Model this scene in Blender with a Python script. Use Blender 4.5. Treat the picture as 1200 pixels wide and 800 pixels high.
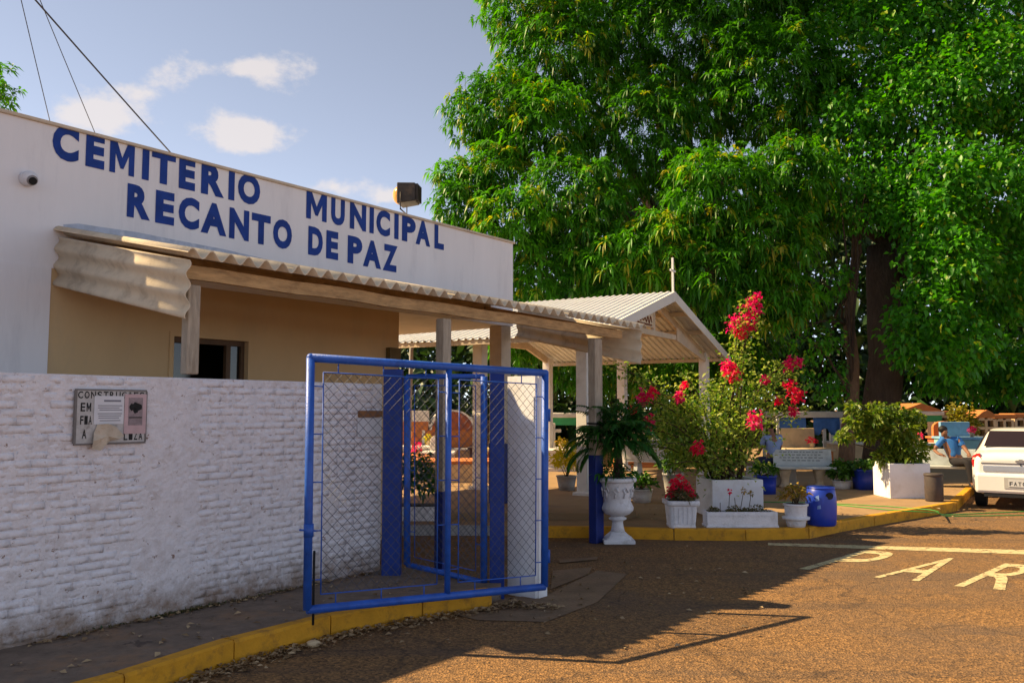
import bpy, bmesh, math, random
import numpy as np
from mathutils import Vector, Matrix, Euler

for _o in list(bpy.data.objects):
    bpy.data.objects.remove(_o, do_unlink=True)
SC = bpy.context.scene
COL = SC.collection
rnd = random.Random(7)
RNG = np.random.default_rng(11)
PI = math.pi

# ------------------------------------------------------------------ camera
EYE = 1.85
FOC = 1000.0
PITCH = math.atan(78 / FOC)
cam_d = bpy.data.cameras.new('camera')
cam = bpy.data.objects.new('camera', cam_d)
COL.objects.link(cam)
cam_d.sensor_width = 36.0
cam_d.lens = 36.0 * FOC / 1200.0
cam_d.clip_start = 0.05
cam_d.clip_end = 2000.0
cam.location = (0, 0, EYE)
cam.rotation_euler = (PI / 2 + PITCH, 0, 0)
SC.camera = cam
SC.render.resolution_x = 1024
SC.render.resolution_y = 682

# ------------------------------------------------------------------ light
SUN_EL = math.radians(43)
SUN_H = Vector((-0.985, 0.17, 0)).normalized()          # horizontal direction towards the sun
TO_SUN = Vector((SUN_H.x * math.cos(SUN_EL), SUN_H.y * math.cos(SUN_EL), math.sin(SUN_EL)))
sun_d = bpy.data.lights.new('sun', 'SUN')
sun_d.energy = 4.0
sun_d.angle = math.radians(0.53)
sun_d.color = (1.0, 0.75, 0.42)
sun = bpy.data.objects.new('sun', sun_d)
COL.objects.link(sun)
sun.rotation_euler = (-TO_SUN).to_track_quat('-Z', 'Y').to_euler()
sun.location = TO_SUN * 60

SKY_STRENGTH = 0.076
world = bpy.data.worlds.new('World')
SC.world = world
world.use_nodes = True
wt = world.node_tree
wt.nodes.clear()
def wn(t, **k):
    n = wt.nodes.new(t)
    for a, b in k.items():
        setattr(n, a, b)
    return n
def wmath(op, a, b=None, c=None, clamp=False):
    n = wn('ShaderNodeMath', operation=op, use_clamp=clamp)
    for i, v in enumerate((a, b, c)):
        if v is None: continue
        if isinstance(v, (int, float)): n.inputs[i].default_value = v
        else: wt.links.new(v, n.inputs[i])
    return n.outputs[0]
w_out = wn('ShaderNodeOutputWorld')
w_bg = wn('ShaderNodeBackground')
w_bg.inputs['Strength'].default_value = SKY_STRENGTH
w_sky = wn('ShaderNodeTexSky', sky_type='NISHITA')
w_sky.sun_disc = False
w_sky.sun_elevation = SUN_EL
w_sky.sun_rotation = math.atan2(SUN_H.x, SUN_H.y)
w_sky.altitude = 5000
w_sky.air_density = 1.0
w_sky.dust_density = 0.4
w_sky.ozone_density = 2.2
w_tc = wn('ShaderNodeTexCoord')
w_sep = wn('ShaderNodeSeparateXYZ')
wt.links.new(w_tc.outputs['Generated'], w_sep.inputs[0])
w_yc = wmath('MAXIMUM', w_sep.outputs['Y'], 0.05)
w_u = wmath('DIVIDE', w_sep.outputs['X'], w_yc)
w_v = wmath('DIVIDE', w_sep.outputs['Z'], w_yc)
# a few fair-weather clouds, each one a soft patch broken up by noise
acc = None
for (px, py, rx, ry, k) in ((285, 68, 88, 17, 1.0), (318, 92, 34, 16, .9), (130, 105, 70, 30, 1.0), (85, 135, 60, 26, .8),
                            (280, 142, 62, 25, 1.1), (300, 165, 55, 20, .6), (405, 214, 45, 12, 1.0), (450, 228, 45, 10, .8),
                            (900, -350, 260, 90, .8), (-700, 60, 240, 90, .9), (1900, 120, 300, 80, .9)):
    du = wmath('MULTIPLY', wmath('SUBTRACT', w_u, (px - 600) / 1000), 1000 / rx)
    dv = wmath('MULTIPLY', wmath('SUBTRACT', w_v, (478 - py) / 1000), 1000 / ry)
    g = wmath('EXPONENT', wmath('MULTIPLY', wmath('ADD', wmath('MULTIPLY', du, du), wmath('MULTIPLY', dv, dv)), -0.8))
    g = wmath('MULTIPLY', g, k)
    acc = g if acc is None else wmath('ADD', acc, g)
w_no = wn('ShaderNodeTexNoise')
w_no.inputs['Scale'].default_value = 17
w_no.inputs['Detail'].default_value = 9
w_no.inputs['Roughness'].default_value = 0.62
w_map = wn('ShaderNodeMapping')
w_map.inputs['Scale'].default_value = (1, 1, 1.6)
wt.links.new(w_tc.outputs['Generated'], w_map.inputs[0])
wt.links.new(w_map.outputs[0], w_no.inputs['Vector'])
dens = wmath('ADD', acc, wmath('MULTIPLY', wmath('SUBTRACT', w_no.outputs['Fac'], 0.52), 2.6))
w_mr = wn('ShaderNodeMapRange', interpolation_type='SMOOTHSTEP')
w_mr.inputs['From Min'].default_value = 0.50
w_mr.inputs['From Max'].default_value = 1.15
wt.links.new(dens, w_mr.inputs['Value'])
w_cm = wmath('MULTIPLY', w_mr.outputs[0], 0.72)
w_cm = wmath('MULTIPLY', w_cm, wmath('GREATER_THAN', w_sep.outputs['Z'], 0.0))
w_mix = wn('ShaderNodeMix', data_type='RGBA')
wt.links.new(w_cm, w_mix.inputs['Factor'])
w_hs = wn('ShaderNodeHueSaturation')
w_hs.inputs['Saturation'].default_value = 0.52
wt.links.new(w_sky.outputs[0], w_hs.inputs['Color'])
wt.links.new(w_hs.outputs[0], w_mix.inputs['A'])
w_mix.inputs['B'].default_value = (4.6, 4.15, 3.9, 1)
wt.links.new(w_mix.outputs['Result'], w_bg.inputs['Color'])
wt.links.new(w_bg.outputs[0], w_out.inputs[0])

SC.render.engine = 'CYCLES'
SC.view_settings.view_transform = 'Standard'
SC.view_settings.look = 'None'
SC.view_settings.gamma = 1.0
SC.view_settings.use_curve_mapping = False
SC.view_settings.exposure = 1.42

# ------------------------------------------------------------------ pixel helpers (a pixel gives a direction only)
FWD = Vector((0, math.cos(PITCH), math.sin(PITCH)))
UPV = Vector((0, -math.sin(PITCH), math.cos(PITCH)))
CAMP = Vector((0, 0, EYE))
def ray(x, y):
    return FWD + Vector(((x - 600) / FOC, 0, 0)) + UPV * ((400 - y) / FOC)
def on_z(x, y, z=0.0):
    r = ray(x, y); return CAMP + r * ((z - EYE) / r.z)
def on_Y(x, y, Y):
    r = ray(x, y); return CAMP + r * (Y / r.y)
D = Vector((0.6, 0.8, 0)); N = Vector((0.8, -0.6, 0))      # along the building, and out from it to the road
def SN(s, n, z=0.0):
    return Vector((0.6 * s + 0.8 * n, 0.8 * s - 0.6 * n, z))
def on_n(x, y, n):
    r = ray(x, y); return CAMP + r * (n / r.dot(N))
def s_of(p): return p.dot(D)
def W(x, y, z): return Vector((x, y, z))

# ------------------------------------------------------------------ object helpers
def link(o):
    COL.objects.link(o); return o
def tag(o, label=None, cat=None, group=None, kind=None):
    if label: o['label'] = label
    if cat: o['category'] = cat
    if group: o['group'] = group
    if kind: o['kind'] = kind
    return o
def thing(name, label, cat, loc=(0, 0, 0), rotz=0.0, group=None):
    o = bpy.data.objects.new(name, None); link(o)
    o.empty_display_size = 0.2
    o.matrix_world = Matrix.Translation(Vector(loc)) @ Matrix.Rotation(rotz, 4, 'Z')
    return tag(o, label, cat, group)
WM = {}
def wmat(o):
    """world matrix without needing a depsgraph update"""
    m = o.matrix_basis.copy()
    return wmat(o.parent) @ m if o.parent else m
def setmats(me, m):
    for q in (m if isinstance(m, (list, tuple)) else [m]):
        me.materials.append(q)
def obj(name, bm, m, parent=None, smooth=False, bevel=0.0, recalc=True, base=None):
    """bm holds world coordinates; the object gets its own origin"""
    if recalc: bmesh.ops.recalc_face_normals(bm, faces=bm.faces)
    if parent is None:
        if base is None:
            xs = [v.co for v in bm.verts]
            base = Vector(((min(v.x for v in xs) + max(v.x for v in xs)) / 2, (min(v.y for v in xs) + max(v.y for v in xs)) / 2, min(v.z for v in xs)))
        M = Matrix.Translation(Vector(base))
        inv = M.inverted()
    else:
        inv = wmat(parent).inverted()
    bm.transform(inv)
    me = bpy.data.meshes.new(name)
    if smooth:
        for f in bm.faces: f.smooth = True
    bm.to_mesh(me); bm.free()
    setmats(me, m)
    o = bpy.data.objects.new(name, me); link(o)
    if parent is None: o.location = base
    else: o.parent = parent
    if bevel:
        b = o.modifiers.new('bevel', 'BEVEL'); b.width = bevel; b.segments = 2; b.limit_method = 'ANGLE'
    return o
def struct(name, bm, m, **k):
    o = obj(name, bm, m, **k); o['kind'] = 'structure'; return o
def BM(): return bmesh.new()
def box(bm, a, b, c, fr=W, mi=0):
    """box between ranges a, b, c in the frame fr"""
    vs = [bm.verts.new(fr(x, y, z)) for x in a for y in b for z in c]
    fs = []
    for q in ((0, 1, 3, 2), (4, 6, 7, 5), (0, 4, 5, 1), (2, 3, 7, 6), (0, 2, 6, 4), (1, 5, 7, 3)):
        f = bm.faces.new([vs[i] for i in q]); f.material_index = mi; fs.append(f)
    return vs
def quad(bm, pts, mi=0):
    f = bm.faces.new([bm.verts.new(Vector(p)) for p in pts]); f.material_index = mi; return f
def prism(bm, pts, off, mi=0):
    """polygon swept by vector off"""
    a = [bm.verts.new(Vector(p)) for p in pts]; b = [bm.verts.new(Vector(p) + Vector(off)) for p in pts]
    n = len(a)
    fs = [bm.faces.new(a), bm.faces.new(b[::-1])]
    for i in range(n): fs.append(bm.faces.new((a[i], b[i], b[(i + 1) % n], a[(i + 1) % n])))
    for f in fs: f.material_index = mi
    return fs
def tube(bm, pts, r, seg=8, cap=True, mi=0):
    pts = [Vector(p) for p in pts]
    rs = r if isinstance(r, (list, tuple)) else [r] * len(pts)
    rings = []
    ref = None
    for i, p in enumerate(pts):
        t = (pts[min(i + 1, len(pts) - 1)] - pts[max(i - 1, 0)])
        if t.length < 1e-9: t = Vector((0, 0, 1))
        t.normalize()
        if ref is None:
            ref = t.orthogonal().normalized() if abs(t.z) < .9 else Vector((1, 0, 0))
        u = (ref - t * ref.dot(t))
        if u.length < 1e-6: u = t.orthogonal()
        u.normalize(); ref = u
        v = t.cross(u)
        rings.append([bm.verts.new(p + (u * math.cos(2 * PI * k / seg) + v * math.sin(2 * PI * k / seg)) * rs[i]) for k in range(seg)])
    for a, b in zip(rings, rings[1:]):
        for k in range(seg):
            f = bm.faces.new((a[k], a[(k + 1) % seg], b[(k + 1) % seg], b[k])); f.smooth = True; f.material_index = mi
    if cap:
        bm.faces.new(rings[0][::-1]).material_index = mi; bm.faces.new(rings[-1]).material_index = mi
    return rings
def lathe(bm, c, prof, seg=24, mi=0, sq=0.0):
    """prof: list of (r, z) from bottom to top around point c; sq > 0 makes it squarer"""
    rings = []
    c = Vector(c)
    for r, z in prof:
        ring = []
        for k in range(seg):
            a = 2 * PI * k / seg
            q = 1.0
            if sq:
                q = 1.0 / max(abs(math.cos(a)), abs(math.sin(a))); q = 1 + (q - 1) * sq
            ring.append(bm.verts.new(c + Vector((r * q * math.cos(a), r * q * math.sin(a), z))))
        rings.append(ring)
    for a, b in zip(rings, rings[1:]):
        for k in range(seg):
            f = bm.faces.new((a[k], a[(k + 1) % seg], b[(k + 1) % seg], b[k])); f.smooth = True; f.material_index = mi
    bm.faces.new(rings[0][::-1]).material_index = mi; bm.faces.new(rings[-1]).material_index = mi
def ball(bm, c, r, seg=10, sc=(1, 1, 1)):
    M = Matrix.Translation(Vector(c)) @ Matrix.Diagonal((r * sc[0], r * sc[1], r * sc[2], 1))
    d = bmesh.ops.create_uvsphere(bm, u_segments=seg, v_segments=max(4, seg // 2 + 1), radius=1, matrix=M)
    for v in d['verts']:
        for f in v.link_faces: f.smooth = True
def copy_tree(o, parent=None):
    c = o.copy(); COL.objects.link(c); c.parent = parent
    for ch in list(o.children): copy_tree(ch, c)
    return c

# ------------------------------------------------------------------ materials
MATS = {}
def mat(name, col, rough=0.8, var=0.15, scale=6.0, bump=0.15, bscale=70.0, spec=0.3, metal=0.0, col2=None, stain=None, stain_scale=2.0, stain_amt=0.5,
        stretch=(1, 1, 1), coat=0.0, bdist=0.01, splash=None, flake=None):
    if name in MATS: return MATS[name]
    m = bpy.data.materials.new(name); m.use_nodes = True; MATS[name] = m
    t = m.node_tree; nd = t.nodes; L = t.links
    p = nd['Principled BSDF']
    p.inputs['Roughness'].default_value = rough
    p.inputs['Specular IOR Level'].default_value = spec
    p.inputs['Metallic'].default_value = metal
    if coat: p.inputs['Coat Weight'].default_value = coat; p.inputs['Coat Roughness'].default_value = 0.08
    tc = nd.new('ShaderNodeTexCoord'); mp = nd.new('ShaderNodeMapping'); mp.inputs['Scale'].default_value = stretch
    geo = nd.new('ShaderNodeNewGeometry')
    L.new(geo.outputs['Position'], mp.inputs[0])
    n1 = nd.new('ShaderNodeTexNoise'); n1.inputs['Scale'].default_value = scale; n1.inputs['Detail'].default_value = 6; n1.inputs['Roughness'].default_value = .65
    L.new(mp.outputs[0], n1.inputs['Vector'])
    c2 = col2 or tuple(c * (1 - var) for c in col)
    mx = nd.new('ShaderNodeMix'); mx.data_type = 'RGBA'
    r1 = nd.new('ShaderNodeMapRange'); r1.inputs['From Min'].default_value = .32; r1.inputs['From Max'].default_value = .68
    L.new(n1.outputs['Fac'], r1.inputs['Value']); L.new(r1.outputs[0], mx.inputs['Factor'])
    mx.inputs['A'].default_value = (*col, 1); mx.inputs['B'].default_value = (*c2, 1)
    out = mx.outputs['Result']
    if stain:
        n2 = nd.new('ShaderNodeTexNoise'); n2.inputs['Scale'].default_value = stain_scale; n2.inputs['Detail'].default_value = 8; n2.inputs['Roughness'].default_value = .7
        L.new(mp.outputs[0], n2.inputs['Vector'])
        r2 = nd.new('ShaderNodeMapRange'); r2.inputs['From Min'].default_value = .52; r2.inputs['From Max'].default_value = .72; r2.inputs['To Max'].default_value = stain_amt
        L.new(n2.outputs['Fac'], r2.inputs['Value'])
        m2 = nd.new('ShaderNodeMix'); m2.data_type = 'RGBA'; L.new(r2.outputs[0], m2.inputs['Factor']); L.new(out, m2.inputs['A']); m2.inputs['B'].default_value = (*stain, 1)
        out = m2.outputs['Result']
    if splash:                                              # soil splashed up from the ground, ragged upper edge
        sp = nd.new('ShaderNodeSeparateXYZ'); L.new(geo.outputs['Position'], sp.inputs[0])
        n4 = nd.new('ShaderNodeTexNoise'); n4.inputs['Scale'].default_value = 7; n4.inputs['Detail'].default_value = 8; n4.inputs['Roughness'].default_value = .7
        L.new(geo.outputs['Position'], n4.inputs['Vector'])
        ma_ = nd.new('ShaderNodeMath'); ma_.operation = 'MULTIPLY_ADD'; L.new(n4.outputs['Fac'], ma_.inputs[0]); ma_.inputs[1].default_value = -.75; L.new(sp.outputs['Z'], ma_.inputs[2])
        r4 = nd.new('ShaderNodeMapRange'); r4.inputs['From Min'].default_value = splash[1]; r4.inputs['From Max'].default_value = splash[1] - .30; r4.inputs['To Max'].default_value = splash[2]
        L.new(ma_.outputs[0], r4.inputs['Value'])
        m4 = nd.new('ShaderNodeMix'); m4.data_type = 'RGBA'; L.new(r4.outputs[0], m4.inputs['Factor']); L.new(out, m4.inputs['A']); m4.inputs['B'].default_value = (*splash[0], 1)
        out = m4.outputs['Result']
    if flake:                                               # small chips showing what is underneath
        n5 = nd.new('ShaderNodeTexNoise'); n5.inputs['Scale'].default_value = flake[1]; n5.inputs['Detail'].default_value = 6; n5.inputs['Roughness'].default_value = .75
        L.new(geo.outputs['Position'], n5.inputs['Vector'])
        r5 = nd.new('ShaderNodeMapRange'); r5.inputs['From Min'].default_value = flake[2]; r5.inputs['From Max'].default_value = flake[2] + .04
        L.new(n5.outputs['Fac'], r5.inputs['Value'])
        m5 = nd.new('ShaderNodeMix'); m5.data_type = 'RGBA'; L.new(r5.outputs[0], m5.inputs['Factor']); L.new(out, m5.inputs['A']); m5.inputs['B'].default_value = (*flake[0], 1)
        out = m5.outputs['Result']
    L.new(out, p.inputs['Base Color'])
    if bump:
        n3 = nd.new('ShaderNodeTexNoise'); n3.inputs['Scale'].default_value = bscale; n3.inputs['Detail'].default_value = 5
        L.new(mp.outputs[0], n3.inputs['Vector'])
        b = nd.new('ShaderNodeBump'); b.inputs['Strength'].default_value = bump; b.inputs['Distance'].default_value = bdist
        L.new(n3.outputs['Fac'], b.inputs['Height']); L.new(b.outputs[0], p.inputs['Normal'])
    return m
def leafmat(name, c1, c2, rough=0.45, trans=0.35, spec=0.4):
    """leaf colour runs from c1 to c2 by a random value stored per leaf"""
    if name in MATS: return MATS[name]
    m = bpy.data.materials.new(name); m.use_nodes = True; MATS[name] = m
    t = m.node_tree; nd = t.nodes; L = t.links
    p = nd['Principled BSDF']; p.inputs['Roughness'].default_value = rough; p.inputs['Specular IOR Level'].default_value = spec
    at = nd.new('ShaderNodeAttribute'); at.attribute_name = 'tint'
    cr = nd.new('ShaderNodeValToRGB')
    cr.color_ramp.elements[0].color = (*c1, 1); cr.color_ramp.elements[1].color = (*c2, 1)
    L.new(at.outputs['Fac'], cr.inputs[0]); L.new(cr.outputs[0], p.inputs['Base Color'])
    tr = nd.new('ShaderNodeBsdfTranslucent')
    hs = nd.new('ShaderNodeHueSaturation'); hs.inputs['Value'].default_value = 1.7; hs.inputs['Saturation'].default_value = 1.1
    L.new(cr.outputs[0], hs.inputs['Color']); L.new(hs.outputs[0], tr.inputs['Color'])
    ms = nd.new('ShaderNodeMixShader'); ms.inputs[0].default_value = trans
    L.new(p.outputs[0], ms.inputs[1]); L.new(tr.outputs[0], ms.inputs[2])
    L.new(ms.outputs[0], nd['Material Output'].inputs[0])
    return m
def mesh_np(name, V, F, m, parent=None, tint=None, base=None, smooth=False):
    """numpy mesh in world coordinates; F is (n, 3) or (n, 4); tint per face"""
    V = np.asarray(V, dtype=np.float64); F = np.asarray(F, dtype=np.int32)
    if parent is not None:
        inv = np.array(wmat(parent).inverted())
    else:
        if base is None: base = (*V[:, :2].mean(0), V[:, 2].min())
        inv = np.array(Matrix.Translation(Vector(base)).inverted())
    V = V @ inv[:3, :3].T + inv[:3, 3]
    k = F.shape[1]
    me = bpy.data.meshes.new(name)
    me.vertices.add(len(V)); me.vertices.foreach_set('co', V.astype(np.float32).ravel())
    me.loops.add(F.size); me.loops.foreach_set('vertex_index', F.ravel())
    me.polygons.add(len(F)); me.polygons.foreach_set('loop_start', np.arange(0, F.size, k, dtype=np.int32))
    me.update(calc_edges=True); me.validate()
    if tint is not None and len(me.polygons) == len(F):
        a = me.attributes.new('tint', 'FLOAT', 'FACE'); a.data.foreach_set('value', np.asarray(tint, dtype=np.float32))
    if smooth: me.polygons.foreach_set('use_smooth', np.ones(len(me.polygons), dtype=bool))
    setmats(me, m)
    o = bpy.data.objects.new(name, me); link(o)
    if parent is not None: o.parent = parent
    else: o.location = base
    return o
def norm(a): return a / np.maximum(np.linalg.norm(a, axis=-1, keepdims=True), 1e-9)
def leaves_np(P, A, L, Wd, droop=0.35, fold=0.25, roll=None):
    """P base points, A leaf directions, L lengths, Wd widths -> six-vertex bent leaves, two quads each (V, F)"""
    n = len(P); A = norm(A)
    up = np.tile(np.array([0, 0, 1.0]), (n, 1))
    side = np.cross(A, up); bad = np.linalg.norm(side, axis=1) < 1e-3; side[bad] = [1, 0, 0]; side = norm(side)
    nrm = np.cross(side, A)
    if roll is not None:
        c, s = np.cos(roll)[:, None], np.sin(roll)[:, None]
        side, nrm = side * c + nrm * s, nrm * c - side * s
    L = L[:, None]; Wd = Wd[:, None]
    dz = np.array([0, 0, -1.0])
    mid = P + A * L * .5 + dz * L * droop * .22
    tip = P + A * L * .95 + dz * L * droop
    l = P + A * L * .45 + side * Wd * .5 + nrm * Wd * fold + dz * L * droop * .2
    r = P + A * L * .45 - side * Wd * .5 + nrm * Wd * fold + dz * L * droop * .2
    V = np.stack([P, l, tip, r, mid], 1).reshape(-1, 3)
    b = (np.arange(n) * 5)[:, None]
    F = np.concatenate([b + np.array([0, 4, 1]), b + np.array([4, 2, 1]), b + np.array([0, 3, 4]), b + np.array([4, 3, 2])], 1).reshape(-1, 3)
    return V, F

# ------------------------------------------------------------------ shared materials
M_PAINT = mat('white_wall_paint', (0.84, 0.82, 0.83), .85, .08, 1.6, .25, 26, stain=(0.56, 0.55, 0.58), stain_scale=2.2, stain_amt=.55, stretch=(1, 1, .18))
M_CREAM_SHADED = mat('shade_tinted_cream_paint', (0.64, 0.45, 0.24), .85, .12, 1.1, .15, 35, stain=(0.42, 0.33, 0.23), stain_scale=1.6, stain_amt=.35, stretch=(1, 1, .5))  # cream paint deepened to tan; canopy shade and warm bounce are in the colour
M_BRICK = mat('lumpy_white_brick_paint', (0.83, 0.80, 0.83), .8, .12, 5, 1.0, 30, splash=((.26, .17, .11), .09, .9), flake=((.36, .24, .18), 16, .64), stain=(0.50, 0.40, 0.36), stain_scale=9, stain_amt=.35, bdist=.014)
M_MORTAR = mat('painted_mortar', (0.81, 0.77, 0.79), .85, .14, 9, 1.0, 30, splash=((.26, .17, .11), .09, .9), flake=((.25, .16, .12), 13, .62), stain=(0.40, 0.30, 0.25), stain_scale=6, stain_amt=.45, bdist=.014)
M_PILLAR = mat('white_pillar_paint', (0.82, 0.82, 0.84), .8, .08, 3, .25, 30, stain=(0.55, 0.47, 0.38), stain_scale=3, stain_amt=.35)
M_BLUE = mat('blue_gate_paint', (0.022, 0.115, 0.54), .46, .3, 9, .25, 60, spec=.45, flake=((.10, .055, .05), 24, .69), stain=(0.012, 0.035, 0.18), stain_scale=6, stain_amt=.5)
M_NAVY = mat('navy_paint', (0.012, 0.030, 0.20), .5, .3, 5, .15, 60, stain=(0.02, 0.025, 0.06), stain_scale=4, stain_amt=.6)
M_LETTER = mat('blue_letter_paint', (0.014, 0.055, 0.30), .75, .35, 5, .15, 40, flake=((.30, .33, .45), 22, .71))
M_WIRE = mat('galvanised_wire', (0.09, 0.10, 0.13), .5, .3, 20, 0, spec=.5, metal=.5)
M_WOOD = mat('weathered_beam_wood', (0.58, 0.37, 0.17), .75, .45, 4, .4, 25, stretch=(1, 1, 4), stain=(0.16, 0.08, 0.035), stain_scale=5, stain_amt=.6)
M_POST = mat('greyed_post_wood', (0.50, 0.42, 0.32), .8, .4, 9, .5, 18, stretch=(4, 4, .5), stain=(0.22, 0.15, 0.09), stain_scale=4, stain_amt=.6)
M_SHEET = mat('fibre_cement_sheet', (0.74, 0.62, 0.45), .85, .22, 3, .25, 60, stain=(0.25, 0.18, 0.12), stain_scale=3, stain_amt=.5)
M_METAL_ROOF = mat('pale_metal_roof', (0.78, 0.78, 0.78), .45, .12, 2, .05, 30, spec=.5, stain=(0.45, 0.40, 0.33), stain_scale=1.5, stain_amt=.3)
M_TAN = mat('tan_painted_timber', (0.64, 0.53, 0.40), .7, .2, 4, .2, 30, stain=(0.35, 0.25, 0.16), stain_scale=3, stain_amt=.4)
M_CONC = mat('grey_concrete', (0.40, 0.38, 0.36), .9, .25, 5, .4, 60, stain=(0.2, 0.17, 0.14), stain_scale=3, stain_amt=.5)
M_WCONC = mat('whitewashed_concrete', (0.80, 0.78, 0.80), .85, .15, 6, .6, 34, stain=(0.38, 0.35, 0.32), stain_scale=7, stain_amt=.6, flake=((.34, .30, .26), 26, .70))
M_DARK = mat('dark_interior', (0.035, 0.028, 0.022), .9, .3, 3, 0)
M_BLACK = mat('black_rubber', (0.015, 0.015, 0.016), .7, .3, 8, .1, 60)
M_BROWNF = mat('brown_window_frame', (0.13, 0.075, 0.04), .6, .3, 6, .1)
M_SOIL = mat('dark_soil', (0.05, 0.033, 0.02), .95, .5, 14, .8, 40)
M_BARK2 = mat('paler_bark', (0.20, 0.115, 0.065), .9, .45, 5, 1.0, 18, stretch=(3, 3, .6), bdist=.03)
M_BARK = mat('brown_bark', (0.095, 0.062, 0.042), .9, .45, 5, 1.0, 14, stretch=(3, 3, .6), bdist=.05)
M_PAPER = mat('white_paper', (0.72, 0.72, 0.75), .8, .1, 6, .1)

# ---- asphalt: dusty brown aggregate
def make_asphalt():
    m = bpy.data.materials.new('dusty_asphalt'); m.use_nodes = True
    t = m.node_tree; nd = t.nodes; L = t.links; p = nd['Principled BSDF']
    p.inputs['Roughness'].default_value = .92; p.inputs['Specular IOR Level'].default_value = .2
    g = nd.new('ShaderNodeNewGeometry')
    def noise(sc, det=6, ro=.6):
        n = nd.new('ShaderNodeTexNoise'); n.inputs['Scale'].default_value = sc; n.inputs['Detail'].default_value = det; n.inputs['Roughness'].default_value = ro
        L.new(g.outputs['Position'], n.inputs['Vector']); return n.outputs['Fac']
    def rng(v, a, b, c=0, d=1):
        r = nd.new('ShaderNodeMapRange'); r.inputs['From Min'].default_value = a; r.inputs['From Max'].default_value = b; r.inputs['To Min'].default_value = c; r.inputs['To Max'].default_value = d
        L.new(v, r.inputs['Value']); return r.outputs[0]
    def mix(f, a, b):
        x = nd.new('ShaderNodeMix'); x.data_type = 'RGBA'; L.new(f, x.inputs['Factor'])
        for k, v in (('A', a), ('B', b)):
            if isinstance(v, tuple): x.inputs[k].default_value = (*v, 1)
            else: L.new(v, x.inputs[k])
        return x.outputs['Result']
    vo = nd.new('ShaderNodeTexVoronoi'); vo.inputs['Scale'].default_value = 55; L.new(g.outputs['Position'], vo.inputs['Vector'])
    hv = nd.new('ShaderNodeSeparateColor'); L.new(vo.outputs['Color'], hv.inputs[0])
    c = mix(rng(hv.outputs[0], .1, .95), (.085, .050, .026), (.46, .245, .090))
    c = mix(rng(noise(28, 4), .35, .65, 0, .7), c, (.17, .098, .046))
    c = mix(rng(noise(.7, 6), .40, .66, 0, .4), c, (.12, .088, .066))          # worn darker areas
    c = mix(rng(noise(2.2, 8, .7), .55, .75, 0, .6), c, (.33, .185, .075))       # red dust
    # tyre tracks running with the street, patched and cracked in places
    mp = nd.new('ShaderNodeMapping'); mp.inputs['Rotation'].default_value = (0, 0, -math.atan2(.8, .6)); mp.inputs['Scale'].default_value = (.12, 2.6, 1)
    L.new(g.outputs['Position'], mp.inputs[0])
    tr = nd.new('ShaderNodeTexNoise'); tr.inputs['Scale'].default_value = 1.0; tr.inputs['Detail'].default_value = 4; L.new(mp.outputs[0], tr.inputs['Vector'])
    c = mix(rng(tr.outputs['Fac'], .52, .66, 0, .45), c, (.105, .075, .055))
    c = mix(rng(noise(.33, 5), .56, .60, 0, .35), c, (.13, .092, .068))
    ve = nd.new('ShaderNodeTexVoronoi'); ve.feature = 'DISTANCE_TO_EDGE'; ve.inputs['Scale'].default_value = .55
    wv = nd.new('ShaderNodeTexNoise'); wv.inputs['Scale'].default_value = 2.5; wv.inputs['Detail'].default_value = 5; L.new(g.outputs['Position'], wv.inputs['Vector'])
    wa = nd.new('ShaderNodeVectorMath'); wa.operation = 'MULTIPLY_ADD'; L.new(wv.outputs['Color'], wa.inputs[0]); wa.inputs[1].default_value = (.7, .7, 0); L.new(g.outputs['Position'], wa.inputs[2]); L.new(wa.outputs[0], ve.inputs['Vector'])
    c = mix(rng(ve.outputs['Distance'], .0, .010, .55, 0), c, (.045, .034, .028))
    L.new(c, p.inputs['Base Color'])
    ad = nd.new('ShaderNodeMath'); ad.operation = 'ADD'; L.new(vo.outputs['Distance'], ad.inputs[0]); L.new(noise(90, 3), ad.inputs[1])
    b = nd.new('ShaderNodeBump'); b.inputs['Strength'].default_value = .9; b.inputs['Distance'].default_value = .012
    L.new(ad.outputs[0], b.inputs['Height']); L.new(b.outputs[0], p.inputs['Normal'])
    return m
M_ASPH = make_asphalt()
M_WALK = mat('worn_pavement_concrete', (0.24, 0.18, 0.135), .95, .40, 6, .8, 50, stain=(0.32, 0.19, 0.10), stain_scale=2.2, stain_amt=.85, flake=((.10, .075, .06), 5, .60))
M_PLAZA = mat('sandy_plaza_concrete', (0.35, 0.225, 0.115), .92, .25, 2, .35, 60, stain=(0.18, 0.14, 0.11), stain_scale=1.2, stain_amt=.5)
M_KERB = mat('yellow_kerb_paint', (0.70, 0.33, 0.018), .75, .25, 5, .4, 40, stain=(0.20, 0.09, 0.025), stain_scale=7, stain_amt=.85)
M_MARK = mat('worn_road_paint', (0.62, 0.52, 0.28), .9, .3, 14, .5, 60, stain=(0.24, 0.16, 0.09), stain_scale=11, stain_amt=1.0, flake=((.16, .10, .06), 9, .55))
M_EARTH = mat('trampled_earth', (0.26, 0.17, 0.10), .95, .35, 3, .7, 30, stain=(0.12, 0.09, 0.06), stain_scale=2, stain_amt=.6)

# ------------------------------------------------------------------ ground
bm = BM()
quad(bm, [(-600, -300, 0), (600, -300, 0), (600, 900, 0), (-600, 900, 0)])
struct('road', bm, M_ASPH, recalc=False, base=(0, 0, 0))

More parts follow.
